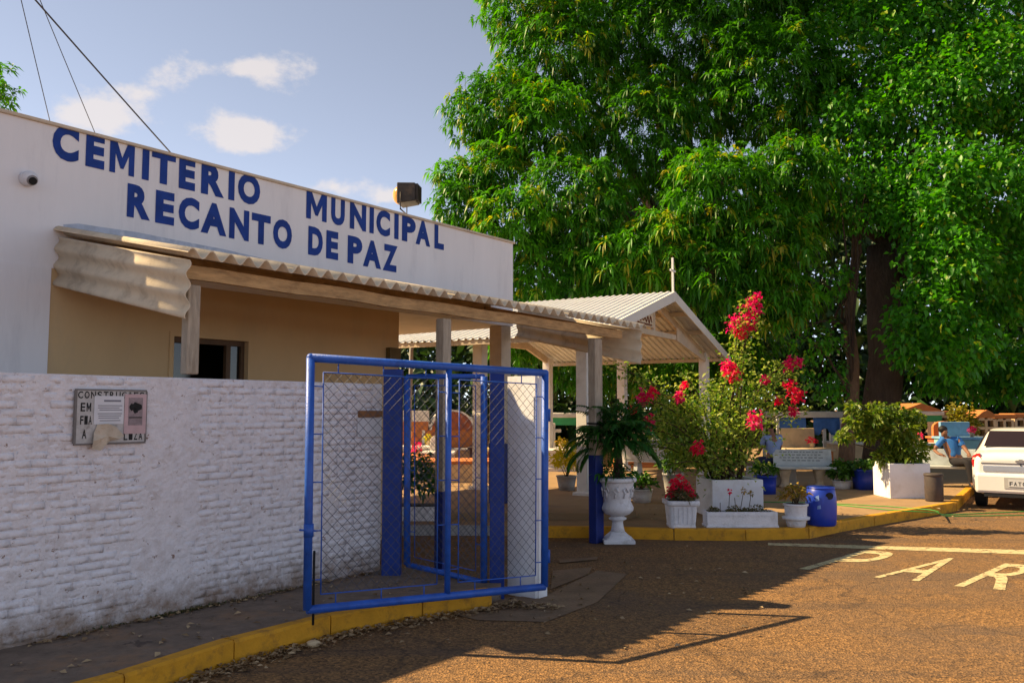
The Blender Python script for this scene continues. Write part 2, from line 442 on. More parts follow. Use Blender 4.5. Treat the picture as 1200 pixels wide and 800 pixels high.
ZW = 0.16                                                   # pavement by the wall
kp = [on_z(*q, ZW) for q in ((130, 797), (190, 777), (250, 758), (305, 742), (361, 728), (415, 716), (470, 706), (525, 698), (577, 691))]
kp = [kp[0] - D * 4.5, kp[0] - D * 3, kp[0] - D * 1.5] + kp
def inward(pts, w):
    res = []
    for i, p in enumerate(pts):
        t = (pts[min(i + 1, len(pts) - 1)] - pts[max(i - 1, 0)]).normalized()
        res.append(p + Vector((-t.y, t.x, 0)) * w)
    return res
def resample(pts, step):
    out = [pts[0].copy()]; need = step
    for a, b in zip(pts, pts[1:]):
        seg = (b - a).length; pos = 0.0
        while seg - pos >= need:
            pos += need; out.append(a + (b - a) * (pos / seg)); need = step
        need -= seg - pos
    if (out[-1] - pts[-1]).length > step * .3: out.append(pts[-1].copy())
    return out
def flat(p, z): return Vector((p.x, p.y, z))
kin = inward(kp, .115)
poly = [flat(p, ZW) for p in kin] + [on_z(592, 690, ZW).copy(), SN(6.75, -6.2, ZW), SN(6.6, -7.0, ZW), SN(-4, -7.0, ZW)]
poly[len(kin)] = flat(Vector((-0.10, 8.45, 0)), ZW)
bm = BM(); prism(bm, [flat(p, -.05) for p in poly], (0, 0, ZW + .05))
struct('pavement', bm, M_WALK)
def kerb(name, pts, ztop, width, step, mt, gap=.006):
    """a row of separate kerb stones under one piece of the setting"""
    st = resample(pts, step)
    bm = BM()
    ins = inward(st, width * .5)
    rows = []
    for p, q in zip(st, ins):
        rows.append([bm.verts.new((q.x, q.y, -.04)), bm.verts.new((q.x, q.y, ztop - .04))])
    for a, b in zip(rows, rows[1:]): bm.faces.new((a[0], b[0], b[1], a[1]))
    root = struct(name, bm, M_CONC)
    inn = inward(st, width)
    for i in range(len(st) - 1):
        a, b, c, d = st[i], st[i + 1], inn[i + 1], inn[i]
        t = (b - a).normalized() * gap
        j = rnd.uniform(-.006, .006); h = ztop + .004 + rnd.uniform(0, .006)
        o2 = Vector((t.y, -t.x, 0)).normalized() * j
        a2, b2, c2, d2 = a + t + o2, b - t + o2, c - t, d + t
        bm = BM()
        nx = 5
        rows = []
        for k in range(nx + 1):
            f = k / nx
            e0 = a2.lerp(b2, f); e1 = d2.lerp(c2, f)
            jj = rnd.uniform(-.005, .005) if 0 < k < nx else 0
            ch = .016 + rnd.uniform(-.006, .01)
            rows.append([bm.verts.new(flat(e0, -.05)), bm.verts.new(flat(e0, h - ch + jj)), bm.verts.new(flat(e0.lerp(e1, .10 + rnd.uniform(-.03, .05)), h + jj * .5)), bm.verts.new(flat(e1, h)), bm.verts.new(flat(e1, -.05))])
        for r0, r1 in zip(rows, rows[1:]):
            for k in range(5): bm.faces.new((r0[k], r1[k], r1[(k + 1) % 5], r0[(k + 1) % 5]))
        bm.faces.new(rows[0]); bm.faces.new(rows[-1][::-1])
        obj('kerb_stone', bm, mt, root)
    return root
kerb('kerb', kp, ZW, .115, .92, M_KERB)

ZP = 0.15                                                   # plaza
pk = [Vector((-2.6, 12.75, 0)), Vector((.3, 12.42, 0)), on_z(700, 630), on_z(800, 633), on_z(900, 633.5), on_z(943, 632), on_z(985, 623), on_z(1040, 613), on_z(1090, 604.5)]
CAR_F = Vector((.545, .838, 0)).normalized(); CAR_R = Vector((CAR_F.y, -CAR_F.x, 0)); CAR_P = on_z(1200, 596, 0) - CAR_F * .45
pk = pk + [CAR_P - CAR_R * 1.0 - CAR_F * .7, CAR_P - CAR_R * 1.03 + CAR_F * 2, CAR_P - CAR_R * 1.05 + CAR_F * 8, CAR_P - CAR_R * 1.05 + CAR_F * 26]
pin = inward(pk, .13)
poly = [flat(p, -.05) for p in pin] + [Vector((40, 60, -.05)), Vector((-30, 60, -.05)), Vector((-30, 12.75, -.05))]
bm = BM(); prism(bm, poly, (0, 0, ZP + .05))
struct('plaza', bm, M_PLAZA)
kerb('plaza_kerb', pk[1:], ZP, .13, 1.0, M_KERB)
bm = BM(); box(bm, (-2.6, .28), (12.62, 12.8), (-.05, .146)); struct('step', bm, M_CONC, bevel=.01)
bm = BM(); prism(bm, [Vector((-2.7, 13.35, .1)), Vector((1.75, 13.2, .1)), Vector((1.95, 13.55, .1)), Vector((1.3, 16.5, .1)), Vector((-2.7, 17.6, .1))], (0, 0, .15)); struct('chapel_step', bm, M_PLAZA, bevel=.01)

# rough apron and patches where the gate pillar meets the road
bm = BM()
for k, pts in enumerate(([(585, 700), (640, 697), (700, 668), (735, 672), (700, 705), (640, 728), (560, 726), (520, 716)], [(645, 690), (690, 672), (694, 664), (648, 668)], [(655, 655), (700, 652), (700, 655), (656, 659)])):
    c = [on_z(*q, .006 + .004 * k) for q in pts]
    bm.faces.new([bm.verts.new(p) for p in c])
struct('road_patch', bm, M_EARTH, recalc=False)

# ------------------------------------------------------------------ lettering helper
def glyph(ch, bold=0.035):
    """outline of one letter, scaled into the unit square: (verts, faces)"""
    cu = bpy.data.curves.new('glyph', 'FONT'); cu.body = ch; cu.offset = bold; cu.resolution_u = 4; cu.fill_mode = 'FRONT'
    o = bpy.data.objects.new('glyph', cu); COL.objects.link(o)
    dg = bpy.context.evaluated_depsgraph_get()
    me = bpy.data.meshes.new_from_object(o.evaluated_get(dg))
    vs = [v.co.copy() for v in me.vertices]; fs = [tuple(p.vertices) for p in me.polygons]
    bpy.data.objects.remove(o); bpy.data.curves.remove(cu); bpy.data.meshes.remove(me)
    x0, x1 = min(v.x for v in vs), max(v.x for v in vs); y0, y1 = min(v.y for v in vs), max(v.y for v in vs)
    return [((v.x - x0) / (x1 - x0), (v.y - y0) / (y1 - y0)) for v in vs], fs
MGL = [(0, 0), (0, 1), (.25, 1), (.5, .48), (.75, 1), (1, 1), (1, 0), (.77, 0), (.77, .58), (.56, .16), (.44, .16), (.23, .58), (.23, 0)]
def put_glyph(bm, ch, org, right, up, bold=0.035):
    vs, fs = (MGL, [tuple(range(13))[::-1]]) if ch == 'M' else glyph(ch, bold)
    bv = [bm.verts.new(Vector(org) + Vector(right) * a + Vector(up) * b) for a, b in vs]
    for f in fs:
        try: bm.faces.new([bv[i] for i in f])
        except ValueError: pass

# PARE on the road, each letter its own mark
up = Vector((1.28, 1.30, 0)); rt = Vector((.42, -.20, 0))
pr = struct('road_markings', (lambda b: (quad(b, [on_z(900, 635.5, .0045), on_z(900, 638.5, .0045), on_z(1215, 649.5, .0045), on_z(1215, 644.5, .0045)]), b)[1])(BM()), M_MARK, recalc=False)
for ch, q in (('P', (936, 666)), ('A', (1022, 676)), ('R', (1118, 686)), ('E', (1235, 697))):
    bm = BM(); put_glyph(bm, ch, on_z(*q, .0048), rt, up, .004)
    o = obj('road_letter', bm, M_MARK, pr, recalc=False)

# ------------------------------------------------------------------ entrance building
NF = -8.8
ZC, ZT = 3.25, 4.70
S_END, S_TOP = 8.97, s_of(on_n(601, 310, -8.8))
bld = thing('entrance_building', 'long low white building with blue painted words along its tall parapet', 'building', SN(4, NF - 2, 0))
w0 = s_of(on_n(203, 400, NF)); w1 = s_of(on_n(290, 412, NF)); wz1 = on_n(246, 397, NF).z; wz0 = 1.0
bm = BM()
box(bm, (-6, w0), (NF - .2, NF), (0, ZC), SN); box(bm, (w1, S_END), (NF - .2, NF), (0, ZC), SN)
box(bm, (w0, w1), (NF - .2, NF), (wz1, ZC), SN); box(bm, (w0, w1), (NF - .2, NF), (0, wz0), SN)
box(bm, (S_END - .2, S_END - .002), (NF - 5, NF - .2), (0, ZC), SN); box(bm, (-6, S_END - .2), (NF - 5, NF - 4.8), (0, ZC), SN); box(bm, (-6, -5.8), (NF - 4.8, NF - .2), (0, ZC), SN)
obj('wall', bm, M_CREAM_SHADED, bld)
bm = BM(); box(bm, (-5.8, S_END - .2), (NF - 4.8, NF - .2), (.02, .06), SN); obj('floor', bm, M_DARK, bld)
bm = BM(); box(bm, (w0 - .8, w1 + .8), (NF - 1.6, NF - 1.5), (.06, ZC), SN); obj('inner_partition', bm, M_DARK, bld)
bm = BM()
box(bm, (-6, S_TOP), (NF - 5, NF + .001), (ZC + .002, ZT), SN)
par = obj('parapet', bm, M_PAINT, bld)
# upper plaster below canopy line on the left is the same white
bm = BM(); box(bm, (-6, s_of(on_n(56, 400, NF))), (NF + .003, NF + .012), (0, ZC + .002), SN); obj('white_plaster', bm, M_PAINT, bld)  # its right edge is where the wall's painted-in canopy shade starts
bm = BM(); box(bm, (-6, S_TOP + .03), (NF - .1, NF + .035), (ZT, ZT + .035), SN); obj('capping', bm, M_TAN, par, bevel=.006)
ROW1 = [('C', 62, 93), ('E', 101, 123), ('M', 129, 158), ('I', 167, 175), ('T', 178, 206), ('E', 210, 229), ('R', 236, 263), ('I', 268, 275), ('O', 279, 305),
        ('M', 359, 383), ('U', 388, 404), ('N', 410, 429), ('I', 433, 438), ('C', 441, 457), ('I', 462, 467), ('P', 471, 487), ('A', 487, 504), ('L', 509, 520)]
ROW2 = [('R', 151, 178), ('E', 184, 206), ('C', 211, 235), ('A', 237, 267), ('N', 270, 293), ('T', 296, 318), ('O', 321, 343), ('D', 362, 379), ('E', 383, 397),
        ('P', 408, 425), ('A', 426, 447), ('Z', 449, 466)]
def zline(pts):
    (xa, ya), (xb, yb) = pts
    a, b = on_n(xa, ya, NF), on_n(xb, yb, NF)
    return lambda s: a.z + (b.z - a.z) * (s - s_of(a)) / (s_of(b) - s_of(a))
for row, top, bot in ((ROW1, ((77, 147), (514, 264)), ((77, 189), (514, 292))), (ROW2, ((165, 218), (457, 287)), ((165, 257), (457, 318)))):
    zt, zb = zline(top), zline(bot)
    for ch, xa, xb in row:
        ymid = 150 + (xa - 62) * .25
        sa, sb = s_of(on_n(xa, ymid, NF)), s_of(on_n(xb, ymid + 4, NF))
        z0, z1 = zb((sa + sb) / 2), zt((sa + sb) / 2)
        bm = BM(); put_glyph(bm, ch, SN(sa, NF + .006, z0), D * (sb - sa), Vector((0, 0, z1 - z0)), .055)
        obj('painted_letter', bm, M_LETTER, par, recalc=False)
# old bluish repaint smear above the canopy
bm = BM()
pts = [(74, 263), (92, 262), (118, 266), (160, 272), (215, 283), (262, 292), (318, 305), (330, 311), (300, 308), (250, 300), (190, 288), (140, 279), (100, 274), (76, 273)]
bm.faces.new([bm.verts.new(on_n(x, y, NF + .004)) for x, y in pts])
o = obj('repaint_patch', bm, mat('bluish_repaint', (.52, .57, .68), .85, .25, 9, .2, 30, stain=(.74, .74, .78), stain_scale=5, stain_amt=.9), par, recalc=False); o['label'] = 'bluish smear of old paint above the canopy'
# window
bm = BM()
for (a, b, c) in (((w0, w1), (NF - .14, NF - .06), (wz1 - .06, wz1)), ((w0, w0 + .05), (NF - .14, NF - .06), (wz0, wz1 - .06)), ((w1 - .05, w1), (NF - .14, NF - .06), (wz0, wz1 - .06)), ((w0 + .05, w1 - .05), (NF - .14, NF - .06), (wz0, wz0 + .05))):
    box(bm, a, b, c, SN)
win = obj('window', bm, M_BROWNF, bld)
M_GLASS = mat('dark_glass', (0.02, 0.017, 0.014), .08, .1, 3, 0, spec=.5)
wm = w0 + (w1 - w0) * .78
bm = BM(); box(bm, (wm - .03, wm + .03), (NF - .13, NF - .07), (wz0 + .05, wz1 - .06), SN); obj('mullion', bm, M_BROWNF, win)
bm = BM(); box(bm, (wm + .03, w1 - .05), (NF - .105, NF - .095), (wz0 + .05, wz1 - .06), SN); obj('pane', bm, M_GLASS, win)
bm = BM(); box(bm, (w0 + .05, w0 + .3), (NF - .125, NF - .115), (wz0 + .05, wz1 - .06), SN); obj('pane', bm, M_GLASS, win)
bm = BM()
for (a, c) in (((w0 - .05, w1 + .05), (wz1, wz1 + .05)), ((w0 - .05, w0), (wz0, wz1)), ((w1, w1 + .05), (wz0, wz1))): box(bm, a, (NF, NF + .02), c, SN)
obj('plaster_surround', bm, M_CREAM_SHADED, bld)
# far pillar of the passage
bm = BM(); box(bm, (S_TOP - .30, S_TOP - .03), (NF - .28, NF - .02), (1.25, ZC), SN); pil = obj('passage_pillar', bm, M_TAN, bld, bevel=.01)
bm = BM(); box(bm, (S_TOP - .302, S_TOP - .028), (NF - .282, NF - .018), (0, 1.25), SN); obj('painted_base', bm, M_NAVY, pil)
# canopy: beam with everything it carries
ZI, ZO, NO = 3.58, 3.09, -6.42
SL, SR = 4.02, 11.2
def no_(s): return NO + .47 * (s - 4) / 7.2              # the eave drifts away from the wall towards its far end
def nb_(s): return no_(s) - .22
def zroof(n, s=4.0):
    f = (no_(s) - n) / (no_(s) - NF); zo = ZO - .11 * (s - 4) / 7.2
    return zo + (ZI - zo) * f
NB = -6.64
bm = BM()
ns = 24
rows = []
for k in range(ns + 1):
    s = SL + .10 + (SR - .42 - SL) * k / ns
    dzb = -.11 * (s - 4) / 7.2 - .008
    j = .005 * math.sin(k * 1.3) + rnd.uniform(-.003, .003)
    rows.append([bm.verts.new(SN(s, nb_(s) + n, z + j + dzb)) for n, z in ((-.04, 2.975), (.04, 2.97), (.04, 3.09), (-.04, 3.093))])
for a, b in zip(rows, rows[1:]):
    for k in range(4): bm.faces.new((a[k], b[k], b[(k + 1) % 4], a[(k + 1) % 4]))
bm.faces.new(rows[0]); bm.faces.new(rows[-1][::-1])
can = obj('canopy', bm, M_WOOD, bld)
def corrugated(bm, f, u0, u1, v0, v1, pitch, amp, thick, per=8, nv=2, phase=0.0):
    """f(u, v, h) -> point; waves along u, h is height above the sheet's plane"""
    nu = max(2, int(round((u1 - u0) / pitch * per)))
    top, bot = [], []
    for i in range(nu + 1):
        u = u0 + (u1 - u0) * i / nu
        h = amp * math.sin(2 * PI * (u + phase) / pitch)
        top.append([bm.verts.new(f(u, v0 + (v1 - v0) * j / (nv - 1), h)) for j in range(nv)])
        bot.append([bm.verts.new(f(u, v0 + (v1 - v0) * j / (nv - 1), h - thick)) for j in range(nv)])
    for g, fl in ((top, False), (bot, True)):
        for i in range(nu):
            for j in range(nv - 1):
                q = (g[i][j], g[i + 1][j], g[i + 1][j + 1], g[i][j + 1])
                bm.faces.new(q[::-1] if fl else q).smooth = True
    for i in range(nu):
        for j in (0, nv - 1): bm.faces.new((top[i][j], top[i + 1][j], bot[i + 1][j], bot[i][j]))
    for i in (0, nu):
        for j in range(nv - 1): bm.faces.new((top[i][j], top[i][j + 1], bot[i][j + 1], bot[i][j]))
PITCHC = .177
s = SL; k = 0
while s < SR - .2:
    e = min(s + PITCHC * 6, SR)
    dz = rnd.uniform(-.004, .004) + (.005 if k % 2 else 0)
    ov = rnd.uniform(-.03, .03)
    bm = BM()
    corrugated(bm, lambda u, v, h: (lambda n_: SN(u, n_, zroof(n_, u) + .072 + h + dz))(NF + .004 + (no_(u) + ov - NF) * v), s, e + (.05 if e < SR else 0), 0, 1, PITCHC, .040, .010, phase=-SL)
    obj('roof_sheet', bm, M_SHEET, can)
    s = e; k += 1
PNI = [NF + .02, -6.56]
for s0, sgn in ((SL + .03, -1), (S_TOP + .03, -1)):
    bm = BM()
    ni, no = (NF + .02, NO - .02) if s0 < 5 else (NF + .08, -6.0)
    ds = 0 if s0 < 5 else -.22
    corrugated(bm, lambda u, v, h: SN(s0 + ds * (v - NF) + h * sgn, v, zroof(v, s0 + ds * (v - NF)) - .50 + u), 0, .50, ni, no, PITCHC, .024, .007, phase=.02)
    obj('end_panel', bm, M_SHEET, can)
bm = BM(); box(bm, (SL + .10, SR - .15), (NF + .01, NF + .07), (3.46, 3.56), SN); obj('wall_plate', bm, M_WOOD, can)
for q in (SR - .32, SL + .14): 
    bm = BM(); prism(bm, [SN(q, NF + .08, 3.44), SN(q, NF + .08, 3.52), SN(q, no_(q) - .3, 3.11 - .015 * (q - 4)), SN(q, no_(q) - .3, 3.03 - .015 * (q - 4))], D * .06); obj('rafter', bm, M_WOOD, can)
M_POSTN = M_NAVY
s_a = s_of(on_n(224, 380, NB)); s_b = s_of(on_n(504, 480, NB)); s_c = s_of(on_n(697, 500, -6.26))
bm = BM(); box(bm, (s_a - .06, s_a + .06), (NB - .055, NB + .045), (2.14, 2.915), SN); obj('post', bm, M_POST, can, bevel=.012)
for sc, hw, zb in ((s_b, .07, .92), (s_c, .10, 1.2)):
    nb = nb_(sc); zt_ = 2.915 - .11 * (sc - 4) / 7.2
    bm = BM(); box(bm, (sc - hw, sc + hw), (nb - .075, nb + .045), (zb, zt_), SN); p = obj('post', bm, M_POST, can, bevel=.012)
    bm = BM(); box(bm, (sc - hw - .002, sc + hw + .002), (nb - .077, nb + .047), (0, zb), SN); obj('painted_base', bm, M_NAVY, p, bevel=.01)
# small meter box on the wall end
s0 = s_of(on_n(452, 415, NF)); s1 = s_of(on_n(466, 418, NF)); zz = on_n(459, 424, NF).z
tag(obj('meter_box', (lambda b: (box(b, (s0, s1 - .02), (NF + .001, NF + .09), (zz, zz + .2), SN), b)[1])(BM()), mat('old_brass_box', (.16, .11, .04), .5, .3, 6, .1), bevel=.008), 'small dark brown meter box on the wall under the canopy', 'meter box')

# dome security camera
c = on_n(31, 210, NF)
r = thing('security_camera', 'round white security camera mounted on the white upper wall', 'camera', c)
bm = BM(); tube(bm, [c, c + N * .05], .075, 20); obj('mount', bm, M_PAPER, r)
bm = BM(); ball(bm, c + N * .07 - Vector((0, 0, .005)), .075, 20); obj('housing', bm, M_PAPER, r)
bm = BM(); tube(bm, [c + N * .115 + D * .0 - Vector((0, 0, .03)), c + N * .15 - Vector((0, 0, .045))], .036, 16); obj('lens', bm, M_BLACK, r)
bm = BM(); tube(bm, [c + N * .10 - Vector((0, 0, .02)), c + N * .135 - Vector((0, 0, .036))], .05, 16); obj('lens_ring', bm, mat('grey_plastic', (.3, .3, .32), .4, .1), r)

# floodlight on the parapet
fl = on_n(473, 246, NF - .06); fl.z = ZT + .035
r = thing('floodlight', 'square dark floodlight with amber glass standing on the parapet', 'floodlight', fl)
M_FL = mat('dark_bronze_housing', (.055, .042, .032), .55, .4, 14, .2, 30, stain=(.2, .13, .07), stain_scale=9, stain_amt=.5)
ax = Vector((-.93, .12, -.05)).normalized(); sd = Vector((.127, .992, 0)).normalized(); uu = Vector((0, 0, 1))
def FLF(a, b, c): return fl + Vector((0, 0, .30)) + (ax * a + sd * b + uu * c) * 1.04
bm = BM()
fr_ = [FLF(.06, b, c) for b, c in ((-.17, -.15), (.17, -.15), (.17, .15), (-.17, .15))]
bk_ = [FLF(-.20, b, c) for b, c in ((-.15, -.13), (.15, -.13), (.15, .13), (-.15, .13))]
v = [bm.verts.new(p) for p in fr_ + bk_]
for q in ((3, 2, 1, 0), (4, 5, 6, 7), (0, 1, 5, 4), (1, 2, 6, 5), (2, 3, 7, 6), (3, 0, 4, 7)): bm.faces.new([v[i] for i in q])
obj('housing', bm, M_FL, r, bevel=.012)
bm = BM(); ball(bm, FLF(.06, 0, 0), .14, 20, (.75, 1, 1)); obj('amber_glass', bm, mat('amber_glass', (.75, .36, .07), .25, .2, 9, .1), r)
bm = BM()
for k in range(6): box(bm, (-.235, -.202), (-.12 + .045 * k, -.105 + .045 * k), (-.12, .12), FLF)
obj('cooling_fin', bm, M_FL, r)
bm = BM()
tube(bm, [FLF(0, -.185, .0), FLF(0, -.185, -.23), FLF(0, -.08, -.25)], .008, 6); tube(bm, [FLF(0, .185, 0), FLF(0, .185, -.23), FLF(0, .08, -.25)], .008, 6); tube(bm, [FLF(0, -.19, -.245), FLF(0, .19, -.245)], .01, 6)
obj('bracket', bm, M_FL, r)

# ------------------------------------------------------------------ painted brick wall, brick by brick
NW = -6.56
WZ1 = 2.135
SW1 = s_of(on_n(447, 560, NW)); SW0 = 0.2
wall = thing('brick_wall', 'waist of rough white painted brickwork running along the pavement', 'wall', SN((SW0 + SW1) / 2, NW - .08, ZW))
wall['label'] = 'head high rough white painted brick wall along the pavement'
bm = BM()
nu, nz = 340, 120
from mathutils import noise as mnoise
s_pil = s_of(on_n(196, 560, NW))
g = []
for i in range(nu + 1):
    col_ = []
    for j in range(nz + 1):
        s = SW0 + (SW1 - SW0) * i / nu; z = ZW - .05 + (WZ1 - ZW + .02) * j / nz
        nv = mnoise.noise(Vector((s * 9, z * 14, 1.3))) * .007 + mnoise.noise(Vector((s * 30, z * 42, 4.1))) * .009
        pil_ = max(0, 1 - abs(s - s_pil) / .30) ** .5 * .011
        col_.append(bm.verts.new(SN(s, NW - .0045 + nv + pil_, z)))
    g.append(col_)
for i in range(nu):
    for j in range(nz): bm.faces.new((g[i][j], g[i + 1][j], g[i + 1][j + 1], g[i][j + 1])).smooth = True
bot = [[bm.verts.new(SN(s, NW - .16, z)) for z in (ZW - .05, WZ1 - .03)] for s in (SW0, SW1)]
bm.faces.new((bot[0][0], bot[0][1], bot[1][1], bot[1][0]))
bm.faces.new([g[i][nz] for i in range(nu + 1)] + [bot[1][1], bot[0][1]])
bm.faces.new([g[nu][j] for j in range(nz + 1)] + [bot[1][1], bot[1][0]])
bm.faces.new([g[0][j] for j in range(nz + 1)] + [bot[0][1], bot[0][0]])
obj('mortar', bm, M_MORTAR, wall)
CH, BL = .0617, .226
def brick_mesh(seed, length):
    r = random.Random(seed)
    bm = BM()
    nx, ny = 4, 2
    gx = []
    for i in range(nx + 1):
        row = []
        for j in range(ny + 1):
            x = -length / 2 + length * i / nx; z = -CH / 2 + .003 + (CH - .006) * j / ny
            edge = i in (0, nx) or j in (0, ny)
            y = (-.002 if edge else .0035) + r.uniform(-.003, .003)
            row.append(bm.verts.new((x + r.uniform(-.004, .004), -y, z + r.uniform(-.002, .002))))
        gx.append(row)
    for i in range(nx):
        for j in range(ny): bm.faces.new((gx[i][j], gx[i + 1][j], gx[i + 1][j + 1], gx[i][j + 1])).smooth = True
    per = [gx[i][0] for i in range(nx + 1)] + [gx[nx][j] for j in range(1, ny + 1)] + [gx[i][ny] for i in range(nx - 1, -1, -1)] + [gx[0][j] for j in range(ny - 1, 0, -1)]
    bk = [bm.verts.new((v.co.x, .03, v.co.z)) for v in per]
    for k in range(len(per)):
        bm.faces.new((per[k], bk[k], bk[(k + 1) % len(per)], per[(k + 1) % len(per)]))
    me = bpy.data.meshes.new('brick'); bmesh.ops.recalc_face_normals(bm, faces=bm.faces); bm.to_mesh(me); bm.free(); me.materials.append(M_BRICK)
    return me
full = [brick_mesh(k, BL - .005) for k in range(9)]; half = [brick_mesh(40 + k, BL / 2 - .005) for k in range(5)]
spots = []
z = ZW + .02; row = 0
while z + CH <= WZ1 + .001:
    s = SW0 + (BL / 2 if row % 2 else 0)
    if row % 2: spots.append((SW0 + BL / 4, z + CH / 2, 1))
    while s + .02 < SW1:
        if s + BL <= SW1 + .001: spots.append((s + BL / 2, z + CH / 2, 0)); s += BL
        elif s + BL / 2 <= SW1 + .02: spots.append((s + BL / 4, z + CH / 2, 1)); s += BL / 2
        else: break
    z += CH; row += 1
s_in = s_of(on_n(-4, 560, NW))
inframe = sorted([q for q in spots if q[0] > s_in], key=lambda q: q[0] + rnd.uniform(-.05, .05))
near = set(inframe[:300])
RZ = math.atan2(.8, .6)
bmr = BM()
invw = wmat(wall).inverted()
for q in spots:
    me = (half if q[2] else full)[rnd.randrange(5 if q[2] else 9)]
    M = Matrix.Translation(SN(q[0] + rnd.uniform(-.006, .006), NW + rnd.uniform(-.007, .0015), q[1] + rnd.uniform(-.002, .002))) @ Matrix.Rotation(RZ + rnd.uniform(-.012, .012), 4, 'Z') @ Matrix.Rotation(rnd.uniform(-.012, .012), 4, 'Y')
    if q in near:
        o = bpy.data.objects.new('brick', me); link(o); o.parent = wall; o.matrix_basis = invw @ M
    else:
        k0 = len(bmr.verts)
        bmr.from_mesh(me); bmr.verts.ensure_lookup_table()
        bmesh.ops.transform(bmr, matrix=M, verts=bmr.verts[k0:])
tag(obj('brickwork', bmr, M_BRICK, wall, recalc=False), kind='stuff')

# notice board on the wall
def NWP(s, z, off): return SN(s, NW + off, z)
a = on_n(87, 457, NW); b = on_n(168, 519, NW); a2 = on_n(87, 519, NW); b2 = on_n(168, 457, NW)
bs0, bs1 = s_of(a), s_of(b); bz0, bz1 = (a2.z + b.z) / 2, (a.z + b2.z) / 2
def BP(u, v, h): return SN(bs0 + (bs1 - bs0) * u, NW + .012 + h, bz0 + (bz1 - bz0) * v)
nb = thing('notice_board', 'old stencilled notice board with pasted and torn papers on the brick wall', 'notice board', BP(.5, 0, 0))
M_BOARD = mat('flaked_grey_board', (.58, .56, .54), .8, .25, 14, .3, 40, stain=(.2, .17, .14), stain_scale=12, stain_amt=.7)
M_INK = mat('black_stencil_ink', (.025, .024, .024), .8, .4, 20, .1)
bm = BM(); box(bm, (0, 1), (0, 1), (0, .014), BP); obj('panel', bm, M_BOARD, nb, bevel=.004)
bm = BM()
for u, v in (((0, 1), (-.02, .015)), ((-.01, .02), (.015, .985)), ((0, 1), (.985, 1.015)), ((.985, 1.01), (.015, .985))): box(bm, u, v, (.0005, .018), BP)
obj('edge_strip', bm, mat('dull_board_edge', (.22, .20, .19), .7, .3, 10, .1), nb)
def brow(text, u0, u1, v0, v1):
    n = len(text); w = (u1 - u0) / n
    for i, ch in enumerate(text):
        if ch == ' ': continue
        o_ = BP(u0 + w * i, v0, .0155)
        bm = BM()
        put_glyph(bm, ch, o_, BP(u0 + w * (i + .78), v0, .0155) - o_, BP(u0 + w * i, v1, .0155) - o_, .02)
        obj('stencil_letter', bm, M_INK, nb, recalc=False)
brow('CONSTRUÇÕES', .03, .98, .84, .97); brow('EM', .07, .23, .60, .76); brow('FIA', .07, .24, .36, .52); brow('A', .10, .18, .10, .27); brow('LIZA', .68, .97, .05, .20)
bm = BM(); box(bm, (.25, .665), (.36, .89), (.0165, .020), BP); pp = obj('paper', bm, M_PAPER, nb)
bm = BM()
for v0, w0_, w1_ in ((.78, .38, .62), (.70, .30, .64), (.66, .30, .60), (.62, .32, .64), (.55, .30, .64), (.51, .31, .63), (.47, .31, .60), (.42, .33, .62)): box(bm, (w0_, w1_), (v0, v0 + (.035 if v0 > .75 else .014)), (.0205, .021), BP)
obj('printed_lines', bm, mat('grey_print', (.22, .22, .26), .8, .2), pp)
M_PINK = mat('faded_pink_poster', (.62, .44, .45), .8, .2, 9, .15)
bm = BM(); box(bm, (.675, .995), (.17, .93), (.0165, .020), BP); pk_ = obj('poster', bm, M_PINK, nb)
bm = BM(); box(bm, (.73, .94), (.33, .86), (.0205, .0215), BP); obj('printed_panel', bm, mat('poster_print', (.38, .30, .31), .8, .4, 30, .1), pk_)
bm = BM()
for cx, cy, rr in ((.835, .70, .05), (.785, .68, .045), (.885, .68, .045), (.835, .62, .04)):
    bm.faces.new([bm.verts.new(BP(cx + rr * 1.0 * math.cos(t * PI / 5), cy + rr * 1.3 * math.sin(t * PI / 5) * (1 + .3 * (t % 2)), .0225 + .0003 * cx)) for t in range(10)])
box(bm, (.74, .93), (.47, .49), (.0222, .0227), BP)
obj('printed_emblem', bm, M_INK, pk_)
bm = BM()
tp = [(.30, .36), (.42, .37), (.55, .30), (.66, .13), (.58, .08), (.48, .05), (.40, -.02), (.33, -.13), (.22, -.08), (.22, .05), (.25, .2)]
cv = bm.verts.new(BP(.42, .14, .055)); ring = [bm.verts.new(BP(u, v, .022 + .035 * abs(math.sin(i * 1.9)))) for i, (u, v) in enumerate(tp)]
for i in range(len(ring)): bm.faces.new((cv, ring[i], ring[(i + 1) % len(ring)]))
o = obj('torn_paper', bm, mat('stained_torn_paper', (.62, .52, .40), .8, .25, 12, .2, stain=(.35, .2, .1), stain_scale=10, stain_amt=.6), nb); o['label'] = 'crumpled torn paper hanging off the board'
o.modifiers.new('solidify', 'SOLIDIFY').thickness = .002

a = on_n(418, 481, NW); b = on_n(445, 511, NW)
s0, s1, z0, z1 = s_of(a), s_of(b), b.z, a.z
r = thing('wall_sign', 'small white sheet under a brown strip fixed near the end of the brick wall', 'sign', SN((s0 + s1) / 2, NW + .012, z0))
bm = BM(); box(bm, (s0, s1), (NW + .012, NW + .02), (z0, z0 + (z1 - z0) * .72), SN); obj('white_sheet', bm, M_PAPER, r)
bm = BM(); box(bm, (s0 + .01, s1 + .01), (NW + .012, NW + .03), (z0 + (z1 - z0) * .75, z1), SN); obj('brown_strip', bm, mat('brown_strip', (.32, .15, .06), .7, .4, 20, .1), r)

